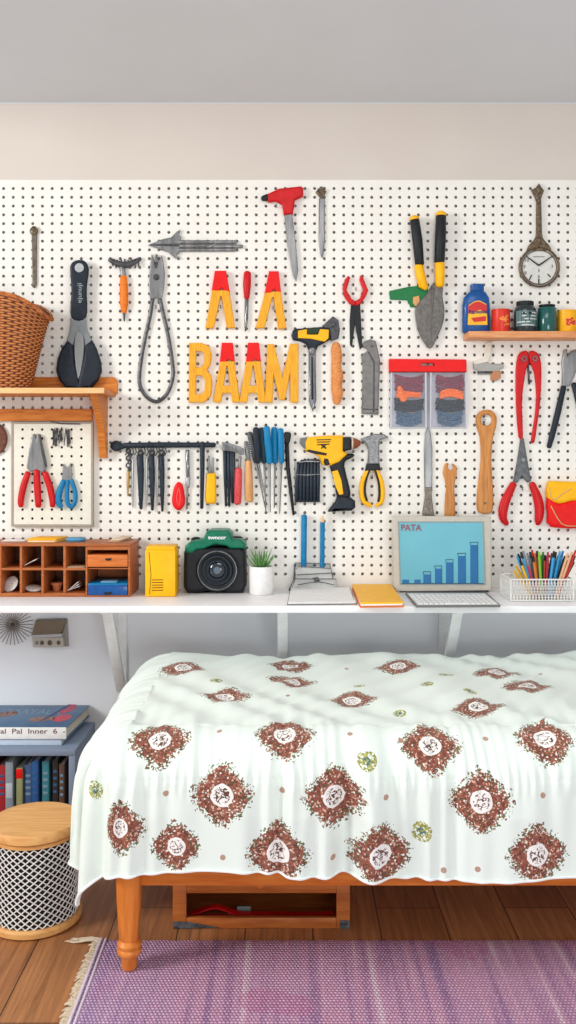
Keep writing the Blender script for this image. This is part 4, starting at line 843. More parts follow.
for xa_, ya_, xb_, lb, tip in ((304.2, 516, 303.6, 'thicker blue pencil standing upright at the left in the wire stand', 0), (322.6, 520, 322, 'blue pencil with sharpened pale tip standing at the right in the wire stand', 1)):
    t = T('blue_pencil', lb, 'pencil', P(xb_, 584, po_), 'blue pencils in the wire stand')
    O('barrel', [bar([(xa_, ya_ if not tip else ya_ + 2), (xb_, 584)], [2.9, 2.8] if not tip else [2.4, 2.4], po_, 8, ends=not tip)], M_blue, t)
    if tip: O('point', [bar([(xa_, 522), (xa_, 516)], [2.2, .5], po_, 8, ends=False)], M_palew, t)
# open notebook
zo2 = z0
nb = T('open_notebook', 'open white notebook lying on the desk front, left of the yellow folder', 'notebook', (X_(322, .33), -.33, zo2))
def quadslab(pts, z0_, z1_):       # pts: (X, Y) world corners
    n = len(pts); V = [Vector((x, y, z0_)) for x, y in pts] + [Vector((x, y, z1_)) for x, y in pts]
    return V, [tuple(range(n))[::-1], tuple(range(n, 2 * n))] + [(i, (i + 1) % n, n + (i + 1) % n, n + i) for i in range(n)]
def dp(x, y, zz=None):
    zz = ZD if zz is None else zz; d = F * (H - zz) / (y - HY); return ((x - 288) * d / F, -(D - d))
O('page_block', [quadslab([dp(288, 604.6), dp(356, 604), dp(349, 589.6), dp(291, 590)], zo2 + .0012, zo2 + .008)], M_paper, nb, smooth=0)
O('cover', [quadslab([dp(287, 605.4), dp(357.5, 604.8), dp(350, 589.3), dp(290, 589.4)], zo2, zo2 + .0012)], mat('notebook_cover', (120, 116, 116), .6), nb, smooth=0)
O('page_crease', [tube3([Vector((*dp(350 + k * .8, 590 + k * 2.6), zo2 + .0085 + .001 * math.sin(k))) for k in range(6)], .0008, 6)], M_steeld, nb)
yf_ = T('yellow_folder', 'bright yellow folder lying on the desk left of the laptop', 'folder', (X_(376, .33), -.3, zo2))
O('top_cover', [quadslab([dp(361, 602.8, ZD + .018), dp(403.6, 602.4, ZD + .018), dp(390.6, 584.4, ZD + .018), dp(352, 584.6, ZD + .018)], zo2 + .013, zo2 + .019)], M_yelp, yf_, smooth=0)
O('inner_pages', [quadslab([dp(361, 603, ZD + .018), dp(402.6, 602.4, ZD + .018), dp(390.4, 584.6, ZD + .018), dp(353, 584.8, ZD + .018)], zo2 + .0085, zo2 + .013)], M_paper, yf_, smooth=0)
O('bottom_cover', [quadslab([dp(360, 605, ZD + .01), dp(404.2, 604.4, ZD + .01), dp(392, 587, ZD + .01), dp(352, 587, ZD + .01)], zo2, zo2 + .0085)], mat('orange_card', (240, 128, 60), .5), yf_, smooth=0)
# laptop
lo_ = dof(592.5)
t = T('laptop', 'beige laptop showing a blue bar chart', 'laptop', (X_(442, lo_), -lo_, z0))
M_case = mat('putty_plastic', (196, 190, 178), .5); lt_ = .022
O('lid', [slab([(393, 516), (491.4, 516.6), (491.8, 590.6), (396, 591.6), (394, 586)], lo_ - .014, lo_, 1, holes=[])], M_case, t)
scr = O('screen', [slab([(398.8, 522.4), (482.6, 522.4), (484.6, 584), (400.8, 584)], lo_ - .001, lo_ + .0008, .2)], mat('screen_teal', (92, 166, 182), .35, 0, (100, 175, 190), 4, emit=.07), t)
O('screen_bezel', [slab([(397.8, 521.4), (483.8, 521.4), (485.8, 585), (399.8, 585)], lo_ - .001, lo_ + .0024, .4, holes=[[(399, 522.6), (482.4, 522.6), (484.2, 583.8), (401, 583.8)]])], mat('bezel_grey', (150, 158, 156), .5), t)
bars = []; capsb = []; so2 = lo_ + .001
for x0, x1, yt in ((402.4, 409, 579.6), (414.4, 420.6, 579.6), (423.4, 430.6, 574.4), (435, 441.6, 568.6), (446, 453, 562.4), (458, 465.4, 556), (470.4, 477.8, 545)):
    bars.append(slab([(x0, yt), (x1, yt), (x1, 583.6), (x0, 583.6)], so2 - .001, so2 + .0012, .1))
    if yt < 578:
        capsb.append(bar([(x0 - .4, yt - 2.6), (x1 + .2, yt - 2.8)], .3, so2 + .001, 4)); capsb.append(bar([(x0 - .3, yt - 2.4), (x0, yt)], .25, so2 + .001, 4)); capsb.append(bar([(x1, yt - 2.6), (x1 + .2, 583)], .25, so2 + .001, 4))
O('chart_bars', bars, mat('chart_blue', (18, 104, 160), .4, 0, (16, 98, 152), 4, emit=.04), t, smooth=0)
O('chart_outlines', capsb + [bar([(401.6, 583.6), (483.6, 583.6)], .4, so2 + .001, 4)], mat('chart_dark', (40, 84, 104), .5), t)
O('screen_title', [text('PATA', 411, 528, 6.4, so2 + .0012, 0, sx=.95, bold=.02)], mat('title_red', (150, 82, 92), .5), t)
kb = [dp(417, 605.8, ZD + .008), dp(500, 605.4, ZD + .008), dp(485, 593.2, ZD + .008), dp(406.4, 593.4, ZD + .008)]
O('keyboard_base', [quadslab([dp(416, 606, ZD + .006), dp(500.4, 605.6, ZD + .006), dp(486, 592.6, ZD + .006), dp(405.4, 592.6, ZD + .006)], z0, z0 + .007)], mat('base_grey', (110, 110, 108), .5), t, smooth=0)
kt = O('key_deck', [quadslab([dp(417.4, 605, ZD + .008), dp(498.6, 604.6, ZD + .008), dp(485, 593.4, ZD + .008), dp(407, 593.4, ZD + .008)], z0 + .0065, z0 + .0085)], mat('deck_white', (206, 206, 206), .5), t, smooth=0)
keys = []
def kp(u, v):
    A, B, Cc, Dd = [Vector((*p, 0)) for p in (dp(418.4, 604.4, ZD + .01), dp(497.4, 604, ZD + .01), dp(484.6, 594, ZD + .01), dp(408, 594, ZD + .01))]
    return A.lerp(B, u).lerp(Dd.lerp(Cc, u), v)
for r_ in range(5):
    nk = 15
    for k in range(nk):
        u0, u1 = (k + .1) / nk, (k + .9) / nk; v0, v1 = (r_ + .12) / 5, (r_ + .86) / 5
        if r_ == 0 and 4 < k < 10:
            if k > 5: continue
            u1 = 9.9 / nk
        keys.append(quadslab([tuple(kp(u, v)[:2]) for u, v in ((u0, v0), (u1, v0), (u1, v1), (u0, v1))], z0 + .0085, z0 + .0115))
O('keyboard_keys', keys, mat('key_white', (236, 236, 234), .5), t, smooth=0, kind='stuff')
O('hinge', [bar([(400, 591.6), (488, 591)], 1.2, lo_ - .004, 8)], M_steeld, t)
# wire basket with pens
bo2 = dof(601.5); bw = .14
t = T('wire_basket', 'white wire mesh basket full of pens on the desk', 'basket', (X_(540, bo2), -bo2 + .07, z0))
x0, x1 = X_(511, bo2), X_(573.6, bo2); zb2, zt2_ = z0, Z_(579.6, bo2); y0_, y1_ = -bo2, -bo2 + bw
def wall_grid(pa, pb, za, zb_, nx, nz_, r=.0008):
    gs = []; pa, pb = Vector(pa), Vector(pb)
    for i in range(nx + 1):
        p = pa.lerp(pb, i / nx); p2 = pa.lerp(pb, min(1, (i + 1) / nx))
        gs.append(tube3([Vector((p.x, p.y, za)), Vector((p.x, p.y, zb_))], r, 5))
        if i < nx:
            gs.append(tube3([Vector((p.x, p.y, za)), Vector((p2.x, p2.y, zb_))], r, 5)); gs.append(tube3([Vector((p2.x, p2.y, za)), Vector((p.x, p.y, zb_))], r, 5))
    for j in range(nz_ + 1):
        z = za + (zb_ - za) * j / nz_; gs.append(tube3([Vector((pa.x, pa.y, z)), Vector((pb.x, pb.y, z))], r, 5))
    return gs
M_ww = mat('white_wire', (228, 228, 224), .4)
O('front_mesh', wall_grid((x0, y0_, 0), (x1, y0_, 0), zb2 + .003, zt2_ - .002, 20, 7), M_ww, t, smooth=0)
O('back_mesh', wall_grid((x0, y1_, 0), (x1, y1_, 0), zb2 + .003, zt2_ - .002, 20, 5), M_ww, t, smooth=0)
O('side_mesh', wall_grid((x0, y0_, 0), (x0, y1_, 0), zb2 + .003, zt2_ - .002, 7, 4), M_ww, t, smooth=0)
O('side_mesh', wall_grid((x1, y0_, 0), (x1, y1_, 0), zb2 + .003, zt2_ - .002, 7, 4), M_ww, t, smooth=0)
rimw = []
for zz, r in ((zt2_, .0028), (zb2 + .0028, .0026)): rimw += [tube3([(x0, y0_, zz), (x1, y0_, zz)], r, 8), tube3([(x0, y1_, zz), (x1, y1_, zz)], r, 8), tube3([(x0, y0_, zz), (x0, y1_, zz)], r, 8), tube3([(x1, y0_, zz), (x1, y1_, zz)], r, 8)]
for xx in (x0, x1):
    for yy in (y0_, y1_): rimw.append(tube3([(xx, yy, zb2), (xx, yy, zt2_)], .0026, 8))
O('rim', rimw, M_ww, t)
O('base', [box(x0, x1, y0_, y1_, zb2 + .001, zb2 + .004, .0005)], M_ww, t)
pens = [(520, 560, 'yellow', (232, 176, 30)), (516, 566, 'yellow', (240, 190, 40)), (524, 563, 'dark orange', (206, 120, 40)), (521, 552, 'light blue', (70, 160, 205)), (517, 556, 'light blue', (90, 175, 215)), (527, 553, 'grey', (130, 140, 150)), (530, 552, 'dark grey', (70, 74, 84)), (532, 550, 'red', (200, 50, 44)), (535, 553, 'orange', (226, 110, 50)), (537, 551, 'brown', (130, 80, 60)),
        (539, 552, 'lime green', (130, 180, 60)), (541, 555, 'green', (70, 140, 60)), (545, 555, 'coral', (222, 104, 70)), (548, 552, 'crimson', (170, 40, 60)), (552, 553, 'maroon', (120, 40, 50)), (556, 552, 'sky blue', (60, 160, 215)), (560, 551, 'sky blue', (50, 150, 210)), (563, 551, 'blue', (40, 110, 180)), (558, 557, 'navy', (40, 60, 100)), (565, 556, 'black', (34, 34, 40)),
        (568, 553, 'peach', (222, 170, 130)), (570, 558, 'black', (34, 34, 40)), (573, 555, 'navy', (40, 50, 90)), (576, 550, 'red', (206, 44, 40)), (574, 562, 'black', (34, 34, 40)), (548, 560, 'pink', (220, 70, 120)), (528, 566, 'pink', (220, 70, 120)), (518, 554, 'light blue', (70, 160, 205)), (523, 551, 'grey', (130, 140, 150)), (514, 571, 'yellow', (240, 190, 40)), (533, 556, 'dark orange', (206, 120, 40)), (543, 552, 'green', (70, 140, 60)), (551, 560, 'navy', (40, 60, 100)), (554, 551, 'sky blue', (60, 160, 215)), (562, 557, 'sky blue', (50, 150, 210)), (567, 560, 'black', (34, 34, 40)), (575, 556, 'red', (206, 44, 40)), (519, 562, 'brown', (130, 80, 60)), (540, 559, 'lime green', (130, 180, 60)), (547, 556, 'maroon', (120, 40, 50)), (572, 552, 'peach', (222, 170, 130))]
cntp = {}
for k, (x, y, cn, cc) in enumerate(pens):
    xb_ = 530 + (x - 530) * .42 + 8; ob_ = bo2 - .02 - .09 * ((k * 7) % 10) / 10
    base = Vector((min(max(X_(xb_, ob_), x0 + .01), x1 - .01), -ob_, zb2 + .006)); topv = P(x, y, ob_ - .01)
    t = T('pen', '%s pen standing in the white wire basket' % cn, 'pen', base, '%s pens in the wire basket' % cn)
    m = mat('pen_' + cn.replace(' ', '_'), cc, .35)
    mid = base.lerp(topv, .86)
    O('barrel', [tube3([base, base.lerp(topv, .5), mid], [.0036, .0044, .0044], 8)], m, t)
    O('cap', [tube3([mid, topv], [.0047, .0038], 8)], m if k % 3 else M_black, t)
# under-desk: wire fan ornament + switch box
t = T('wire_rosette', 'round brown wire rosette hanging below the desk at left', 'ornament', P(12, 646, .006))
gs = []; rc = (12.5, 624.5)
for k in range(30):
    a = 2 * PI * k / 30; r1 = 21 + random.uniform(-1.5, .5)
    if rc[1] + r1 * math.sin(a) < 613.5: r1 = max(3, min(r1, abs(11 / math.sin(a))))
    gs.append(bar([(rc[0] + 2 * math.cos(a), rc[1] + 2 * math.sin(a)), (rc[0] + r1 * math.cos(a), rc[1] + r1 * math.sin(a))], [.5, .35], .006, 5))
O('wire_spokes', gs, mat('brown_wire', (132, 122, 116), .5, .3), t)
O('tips', [ell(P(rc[0] + rr * math.cos(a), rc[1] + rr * math.sin(a), .006), .003, .002, .003, 8, 5) for a, rr in [(k * 2 * PI / 30, 15 + 5 * (k % 2)) for k in range(0, 17)]], mat('beige_bead', (184, 174, 166), .6), t, kind='stuff')
O('hub', [ell(P(rc[0], rc[1], .007), .008, .0085, .008)], M_steeld, t)
t = T('switch_box', 'metal wall switch box with tilted brown lid under the desk', 'switch box', P(50, 648, .002))
O('back_plate', [slab([(38, 619), (67.6, 619.6), (68.6, 646.6), (34, 647)], .0006, .008, .6)], mat('plate_grey', (160, 156, 150), .45, .3), t)
O('lower_panel', [slab([(32.4, 638), (62.6, 637.4), (64, 647), (32.8, 647.4)], .008, .035, .6)], mat('panel_beige', (186, 180, 170), .4, .3), t)
O('lid', [slab([(35.4, 620.6), (65.4, 619.8), (60, 635.6), (31.4, 636)], .008, .04, .6)], mat('lid_brown', (120, 108, 94), .4, .4), t)
O('lid_lip', [slab([(30.6, 635), (61.6, 634), (61.6, 637.4), (32, 638.4)], .008, .044, .6)], mat('pale_steel', (0, 0, 0)), t)
for x, r_ in ((36.4, 1.6), (41.6, 1.9), (49.4, 2.2), (58.2, 1.8)): O('switch', [slab(circ(x, 643, r_, 14, r_ * 1.15), .034, .041, .8)], mat('knob_grey', (92, 88, 82), .4, .4) if x > 40 else M_chrome, t)

# ------------------------------------------------------------------ floor-level things, left
# side cabinet
cf = D - 3.02; zc_ = .256; xR = -.714; xL = -1.25
t = T('low_bookcase', 'low blue-grey open bookcase against the wall at left', 'bookcase', (-.95, -.16, 0))
M_cab = mat('blue_grey_paint', (132, 146, 168), .55, 0, (126, 140, 162), 6)
O('top_board', [box(xL, xR, -cf, -.001, zc_ - .02, zc_, .002)], M_cab, t)
O('side_panel', [box(xR - .022, xR, -cf, -.001, .0006, zc_ - .02, .002)], M_cab, t)
O('side_panel', [box(xL, xL + .022, -cf, -.001, .0006, zc_ - .02, .002)], M_cab, t)
O('back_panel', [box(xL + .022, xR - .022, -.008, -.001, .0006, zc_ - .02, 0)], M_cab, t)
O('bottom_board', [box(xL + .022, xR - .022, -cf, -.008, .0006, .018, .001)], M_cab, t)
# books inside
bks = [(-1.07, .03, .185, (70, 50, 60), 'dark plum'), (-1.035, .022, .19, (60, 40, 36), 'dark brown'), (-1.008, .024, .17, (176, 40, 44), 'red'), (-.978, .026, .186, (140, 152, 162), 'grey and white'), (-.946, .022, .164, (150, 156, 110), 'olive with red head'), (-.918, .026, .172, (70, 96, 140), 'blue patterned'), (-.890, .022, .19, (38, 90, 150), 'bright blue'), (-.857, .024, .186, (60, 128, 140), 'teal'), (-.826, .02, .19, (52, 46, 44), 'charcoal'), (-.800, .018, .18, (92, 70, 56), 'brown')]
for k, (bx0, bt, bh, cc, nm) in enumerate(bks):
    bx0 += .033 if 1 else 0
    t = T('book', '%s book standing in the blue-grey bookcase' % nm, 'book', (bx0, -.2, .0186), 'books standing in the bookcase')
    z0b = .0186; yf2 = -cf + .03 + .008 * (k % 3)
    O('spine_cover', [box(bx0 - bt / 2, bx0 + bt / 2, yf2, yf2 + .003, z0b, z0b + bh, .0015), box(bx0 - bt / 2, bx0 - bt / 2 + .002, yf2, yf2 + .15, z0b, z0b + bh, .0005), box(bx0 + bt / 2 - .002, bx0 + bt / 2, yf2, yf2 + .15, z0b, z0b + bh, .0005)], mat('book_' + nm.split()[0] + str(k), cc, .5), t)
    O('pages', [box(bx0 - bt / 2 + .002, bx0 + bt / 2 - .002, yf2 + .003, yf2 + .147, z0b + .002, z0b + bh - .004, 0)], M_paper, t)
    cb2 = mat('book_band_' + str(k % 3), ((206, 190, 160), (150, 170, 190), (190, 60, 50))[k % 3], .5)
    if nm.startswith('olive'): O('spine_label', [box(bx0 - bt / 2, bx0 + bt / 2, yf2 - .0008, yf2, z0b + bh * .78, z0b + bh * .98, .0003)], M_redb, t)
    elif nm.startswith('grey'): O('spine_label', [box(bx0 - bt / 2 + .002, bx0 + bt / 2 - .002, yf2 - .0008, yf2, z0b + bh * .35, z0b + bh * .62, .0003)], mat('label_ice', (186, 200, 206), .5), t)
    else: O('spine_label', [box(bx0 - bt / 2 + .004, bx0 + bt / 2 - .004, yf2 - .0008, yf2, z0b + bh * (.4 + .12 * q_), z0b + bh * (.45 + .12 * q_), .0003) for q_ in range(4)], mat('spine_print_%d' % (k % 2), ((60, 96, 140), (120, 150, 170))[k % 2], .5), t)
# books on top
z1 = zc_ + .0006; bf = D - 3.065
t = T('large_book', 'pale lower book under the blue picture book on the bookcase', 'book', (-.9, -.15, z1))
O('pages', [box(-1.16, -.775, -bf + .004, -.035, z1 + .002, z1 + .020, 0)], M_paper, t)
O('cover', [box(-1.17, -.772, -bf, -.03, z1, z1 + .002, .0006), box(-1.17, -.772, -bf, -.03, z1 + .020, z1 + .0225, .0006), box(-1.17, -.772, -bf, -bf + .003, z1, z1 + .0225, .001)], mat('ice_blue_cover', (196, 208, 224), .5), t)
z2 = z1 + .0232
t = T('picture_book', 'large blue picture book with white spine on top of the bookcase', 'book', (-.9, -.15, z2))
skw = lambda c: Vector((c.x + (c.y + bf) * .075, c.y, c.z))
O('pages', [box(-1.15, -.758, -bf + .002, -.012, z2 + .003, z2 + .037, 0, 2, skw)], mat('page_edges', (224, 216, 200), .7, 0, (204, 196, 180), 60, .3, 300, (1, 1, 12)), t)
O('cover', [box(-1.16, -.752, -bf - .004, -.008, z2 + .037, z2 + .0405, .0008, 2, skw), box(-1.16, -.752, -bf - .004, -.008, z2, z2 + .003, .0008, 2, skw)], mat('blue_book_cover', (84, 118, 150), .4, 0, (70, 102, 136), 12), t)
O('spine', [box(-1.16, -.754, -bf - .006, -bf - .001, z2 + .0004, z2 + .040, .001)], M_paper, t)
O('spine_title', [text('al  Pal  Inner  6  -', 33, 731.4, 5, bf + .006, 0, sx=1.35, bold=.01)], mat('title_brown', (110, 80, 64), .6), t)
zz = z2 + .0406
def flat_blob(c, rx, ry, rot, z, n=16):
    pts = [(c[0] + rx * math.cos(a) * math.cos(rot) - ry * math.sin(a) * math.sin(rot), c[1] + rx * math.cos(a) * math.sin(rot) + ry * math.sin(a) * math.cos(rot)) for a in [k * 2 * PI / n for k in range(n)]]
    return quadslab(pts, z, z + .0004)
O('cover_picture', [flat_blob(dp(62, 718, zz), .030, .045, -.2, zz), flat_blob(dp(68, 710, zz), .018, .05, -.35, zz), flat_blob(dp(73, 704.6, zz), .012, .035, -.4, zz)], mat('cover_red', (204, 60, 62), .4, 0, (160, 60, 100), 60), t, smooth=0)
O('cover_stroke', [flat_blob(dp(57, 712, zz), .008, .12, -.25, zz + .0003)], mat('cover_navy', (40, 54, 110), .4), t, smooth=0)
for q_ in ((42, 719, .045, .3), (7, 714, .04, .5)): O('cover_figure', [flat_blob(dp(q_[0], q_[1], zz), q_[2], .03, q_[3], zz)], mat('cover_tan', (160, 124, 104), .5, 0, (120, 90, 90), 60), t, smooth=0)
O('cover_title', [text('LITAAYALA', 0, 0, 1, 0, M=lambda u, w: Vector((dp(28, 712, zz)[0] + u * 9, dp(28, 712, zz)[1] + w * 16, zz + .0004)))], mat('cover_print', (130, 160, 184), .5), t, smooth=0)

# stool / drum
sx_, sd, sr = X_(35.5, D - 2.434), -(D - 2.434), .118
zt3 = .266; c = (sx_, sd, .0006)
t = T('drum_stool', 'round drum stool with wooden top and black and white net body', 'stool', c)
M_sw = wood('stool_wood', (224, 172, 108), (208, 150, 86), 'x', 10)
O('seat_top', [lathe([(sr * .98, zt3 - .026), (sr * 1.02, zt3 - .022), (sr * 1.02, zt3 - .006), (sr * .99, zt3), (sr * .5, zt3 + .0005), (.001, zt3 + .0005)], c, 64)], M_sw, t)
O('upper_hoop', [lathe([(sr * .94, zt3 - .038), (sr * .985, zt3 - .036), (sr * .985, zt3 - .028), (sr * .95, zt3 - .0262)], c, 64)], M_sw, t)
O('drum_body', [lathe([(sr * .93, .015), (sr * .935, .1), (sr * .94, zt3 - .037)], c, 64)], mat('black_weave', (14, 14, 16), .7), t)
O('base_hoop', [lathe([(sr * 1.0, 0), (sr * 1.05, .004), (sr * 1.05, .016), (sr * 1.0, .022), (sr * .95, .022)], c, 64)], M_sw, t)
net = []
NS = 33; zl, zh = .022, zt3 - .038
for s in (1, -1):
    for k in range(NS):
        pts = []
        for i in range(50):
            f = i / 49; a = 2 * PI * k / NS + s * f * 2 * PI / NS * 12; z = zl + (zh - zl) * f
            rr = sr * (.935 + .01 * f) + .0022 + .0008 * s * math.sin(f * 15 * PI)
            pts.append(Vector((c[0] + rr * math.cos(a), c[1] + rr * math.sin(a), c[2] + z)))
        net.append(tube3(pts, .0017, 5))
O('rope_net', net, mat('white_rope', (232, 230, 226), .7), t, label='white knotted rope netting')

# ------------------------------------------------------------------ bed
LF = D - 2.178            # leg front distance from wall
t = T('bed', 'wooden bed frame with turned leg under the patterned quilt', 'bed', (.5, -.65, .008))
yl = -LF + .004
lx = X_(129, LF); RR = .008
def leg(X, Y):
    sc = .031
    V = []; Fc = []
    secs = [(.0025, .017), (.006, .019), (.030, .021), (.036, .025), (.039, .028), (.045, .0305), (.051, .029), (.054, .027), (.058, .0295), (.064, .030), (.069, .026), (.073, .0225), (.078, .0225), (.12, .0255), (.18, .029), (.255, .030)]
    n = 24
    for z, r in secs:
        p = 2 if z < .0745 else 4.5
        for k in range(n):
            a = 2 * PI * (k + .5) / n; ca, sa = math.cos(a), math.sin(a)
            V.append(Vector((X + r * abs(ca) ** (2 / p) * (1 if ca > 0 else -1), Y + r * abs(sa) ** (2 / p) * (1 if sa > 0 else -1), z + (RR if z < .2 else 0) * 0 + .006)))
    for i in range(len(secs) - 1):
        for k in range(n):
            k2 = (k + 1) % n; Fc.append((i * n + k, i * n + k2, (i + 1) * n + k2, (i + 1) * n + k))
    Fc.append(tuple(range(n))); Fc.append(tuple((len(secs) - 1) * n + k for k in range(n)))
    return V, Fc
O('leg', [leg(lx, yl)], M_bedz, t)
O('leg', [leg(1.52, yl)], M_bedz, t)
O('leg', [leg(lx, -.20)], M_bedz, t)
O('leg', [leg(1.52, -.20)], M_bedz, t)
zr1 = Z_(868, LF); zr0 = Z_(886, LF)
O('side_rail', [box(lx + .02, 1.5, yl - .004, yl + .016, zr0, .262, .003)], M_bed, t)
O('side_rail', [box(lx + .02, 1.5, -.22, -.196, zr0, .262, .003)], M_bed, t)
O('end_rail', [box(lx - .012, lx + .012, yl + .02, -.21, zr0, .262, .003)], M_bedz, t)
O('end_rail', [box(1.508, 1.532, yl + .02, -.21, zr0, .262, .003)], M_bedz, t)
O('slat_base', [box(lx + .012, 1.508, yl + .006, -.22, .235, .255, .002)], M_bed, t)
mt_x0 = -.43
O('mattress', [box(mt_x0 + .02, 1.56, -LF + .04, -.215, .263, .53, .05, 4)], M_paper, t)

# quilt -------------------------------------------------------------
Zt = .572; XE, YE = -.394, -LF + .088      # where the cloth starts to bend (left / front)
Rb = .125
nu, nv = 300, 190
def arc(s, Lt, fl):
    """s: distance past the edge -> (outward, drop)"""
    q_ = Rb * PI / 2
    if s <= 0: return 0, 0
    if s < q_: a = s / Rb; return Rb * math.sin(a), Rb * (1 - math.cos(a))
    return Rb + (s - q_) * fl, Rb + (s - q_)
uL, uR = -.385, 1.95          # cloth coordinate: 0 at left bend; to the right end
vF, vB = -.355, .0            # 0 at front bend; positive to the back
vBk = (-YE) - .20
FV = -.392
def surf(u, v, folds=True):
    # u<0 : past left edge, v<0 : past front edge
    su, sv = max(0, -u), max(0, -v)
    fx = max(0, u); fy = max(0, v)
    pp = 3.6
    r = (su ** pp + sv ** pp) ** (1 / pp)
    if r > 1e-9:
        n2 = math.hypot(su, sv); cx_, cy_ = su / n2, sv / n2
    else: cx_ = cy_ = 0
    fl = -.02 * cx_ ** 2 + .02 * cy_ ** 2 + .12 * cx_ * cy_
    o, dr = arc(r, 0, fl)
    x = XE + fx - o * cx_; y = YE + fy - o * cy_; z = Zt - dr
    # puffiness of the top
    bk_d = vBk - v
    if r == 0:
        z += .012 * math.sin(3.1 * x + 1) * math.sin(2.6 * y + .6) + .006 * math.sin(9 * x + 4 * y)
    if bk_d < .10: z -= .07 * (1 - max(0, bk_d) / .10) ** 2
    if folds:
        w = min(1, r / .25)
        along = x if cy_ >= cx_ else y
        a2 = along + .03 * r * math.sin(along * 13 + 1)
        env = .45 + .55 * math.sin(a2 * 4.3 + 1.3) * math.sin(a2 * 7.7 + .4)
        big_ = .017 * env * math.sin(a2 * 27 + 2.0 * math.sin(a2 * 6)) * w ** 1.5
        f_ = math.sin(a2 * 66 + 2.6 * math.sin(a2 * 11) + v * 1.5) + .6 * math.sin(a2 * 103 + 2 * math.sin(a2 * 17) - v * 3)
        k = big_ + .010 * w + .0100 * w * (1 - .4 * w) * (1.3 + math.sin(a2 * 9.1)) * f_
        fine = math.sin(a2 * 205 + 3.4 * math.sin(a2 * 13) + v * 5) * (.6 + .4 * math.sin(a2 * 19))
        rp = .0034 * fine * math.exp(-((r - .11) / .075) ** 2) if r > 0 else 0
        k += rp
        if r > 0:
            x -= k * cx_; y -= k * cy_; z += (.0034 * f_ + .0016 * fine) * math.exp(-r / .10)
        else:
            e1 = math.exp(-fy / .13)
            z += .0016 * fine * math.exp(-fy / .05) + .0034 * e1 * f_ + .0048 * math.sin(x * 31 + y * 19 + 2.4 * math.sin(7 * y + x * 3)) + .0030 * math.sin(x * 57 - y * 44 + 3 * math.sin(9 * x))
        # stitched seam across the front drop, fine puckers around it
        sm_ = math.exp(-((sv - .165) / .03) ** 2) if sv > 0 else 0
        y += sm_ * (.0030 * math.sin(x * 240 + 3 * math.sin(x * 23)) + .0010 * math.exp(-((sv - .165) / .004) ** 2))
    return x, y, z
us = np.linspace(uL, uR, nu); vs = np.linspace(FV, vBk, nv)
# finer columns where the photo looks: two densities
us = np.concatenate([np.linspace(uL, 1.2, 620), np.linspace(1.21, uR, 40)]); vs = np.concatenate([np.linspace(FV, 0, 110), np.linspace(.006, vBk, 130)])
hemw = lambda u: -.016 * math.exp(-((u - .12) / .22) ** 2) + .004 * math.sin(u * 6.5 + 2.2) + .002 * math.sin(u * 17)
V = []; UV = []
for v in vs:
    for u in us:
        vv = v
        if v < 0: vv = v * (1 + hemw(u) / .37)
        V.append(surf(u, vv)); UV.append((u, vv))
nU, nV = len(us), len(vs)
Fc = [(j * nU + i, j * nU + i + 1, (j + 1) * nU + i + 1, (j + 1) * nU + i) for j in range(nV - 1) for i in range(nU - 1)]
# pattern field in cloth coordinates: find where each motif centre lands
VA = np.array(V); UVA = np.array(UV)
dd = D + VA[:, 1]; sxp = 288 + VA[:, 0] * F / dd; syp = HY + (H - VA[:, 2]) * F / dd
def cloth(x, y):
    i = int(np.argmin((sxp - x) ** 2 + (syp - y) ** 2)); return UVA[i]
big = [(160, 740), (285, 735), (430, 745), (545, 738), (119, 828, .058), (222, 796), (334, 797), (482, 801), (176, 846, .054), (278, 850), (381, 857), (538, 855), (183, 667), (225, 698), (290, 667), (292, 681), (352, 701), (398, 666), (478, 706), (497, 672), (527, 685), (562, 664), (112, 722)]
dots = [(220, 731), (282, 790), (166, 793), (223, 857), (386, 797), (350, 734), (543, 796), (485, 739), (333, 857), (444, 871), (478, 870), (288, 695), (401, 740), (540, 674), (347, 669)]
grn = [(367, 761, .024), (422, 831, .024), (95, 790, .024), (446, 675, .024), (427, 684, .02), (400, 713, .018), (470, 691, .02), (216, 680, .02), (359, 686, .018)]
extra = [(uu, -.06 - .12 * (k % 3)) for k, uu in enumerate(np.arange(1.32, 1.9, .14))]
def field(pts, R, lob=0):
    f = np.full(len(UVA), 9.0)
    for p in pts:
        cu_, cv_, rr = (p[0], p[1], R if len(p) < 3 else p[2])
        dx = UVA[:, 0] - cu_; dy = UVA[:, 1] - cv_
        th = np.arctan2(dy, dx)
        f = np.minimum(f, np.hypot(dx, dy) / (rr * (1 + lob * np.cos(4 * th))))
    return f
fb = field([tuple(cloth(b_[0], b_[1])) + b_[2:] for b_ in big] + extra, .067, .09)
fc_ = field([tuple(cloth(b_[0], b_[1])) + b_[2:] for b_ in big] + extra, .067)
fd = field([tuple(cloth(x, y)) for x, y in dots], .0068)
fg = field([tuple(cloth(x, y)) + (r,) for x, y, r in grn], .024)
me = bpy.data.meshes.new('quilt'); org = Vector((.4, -.65, .2))
me.from_pydata([(a[0] - org.x, a[1] - org.y, a[2] - org.z) for a in V], [], Fc)
for nm, arr in (('motif', np.stack([fb, fd, fg], 1)), ('medal', np.stack([fc_, fc_, fc_], 1)), ('cloth', np.concatenate([UVA, fc_[:, None] * 0], 1))):
    at = me.attributes.new(nm, 'FLOAT_VECTOR', 'POINT'); at.data.foreach_set('vector', arr.astype(np.float32).ravel())
me.polygons.foreach_set('use_smooth', [True] * len(me.polygons))
mq = bpy.data.materials.new('quilt_fabric'); mq.use_nodes = True; nt = mq.node_tree; N = nt.nodes; b = N['Principled BSDF']; L = nt.links.new
me.materials.append(mq)
def att(n):
    a = N.new('ShaderNodeAttribute'); a.attribute_name = n; return a
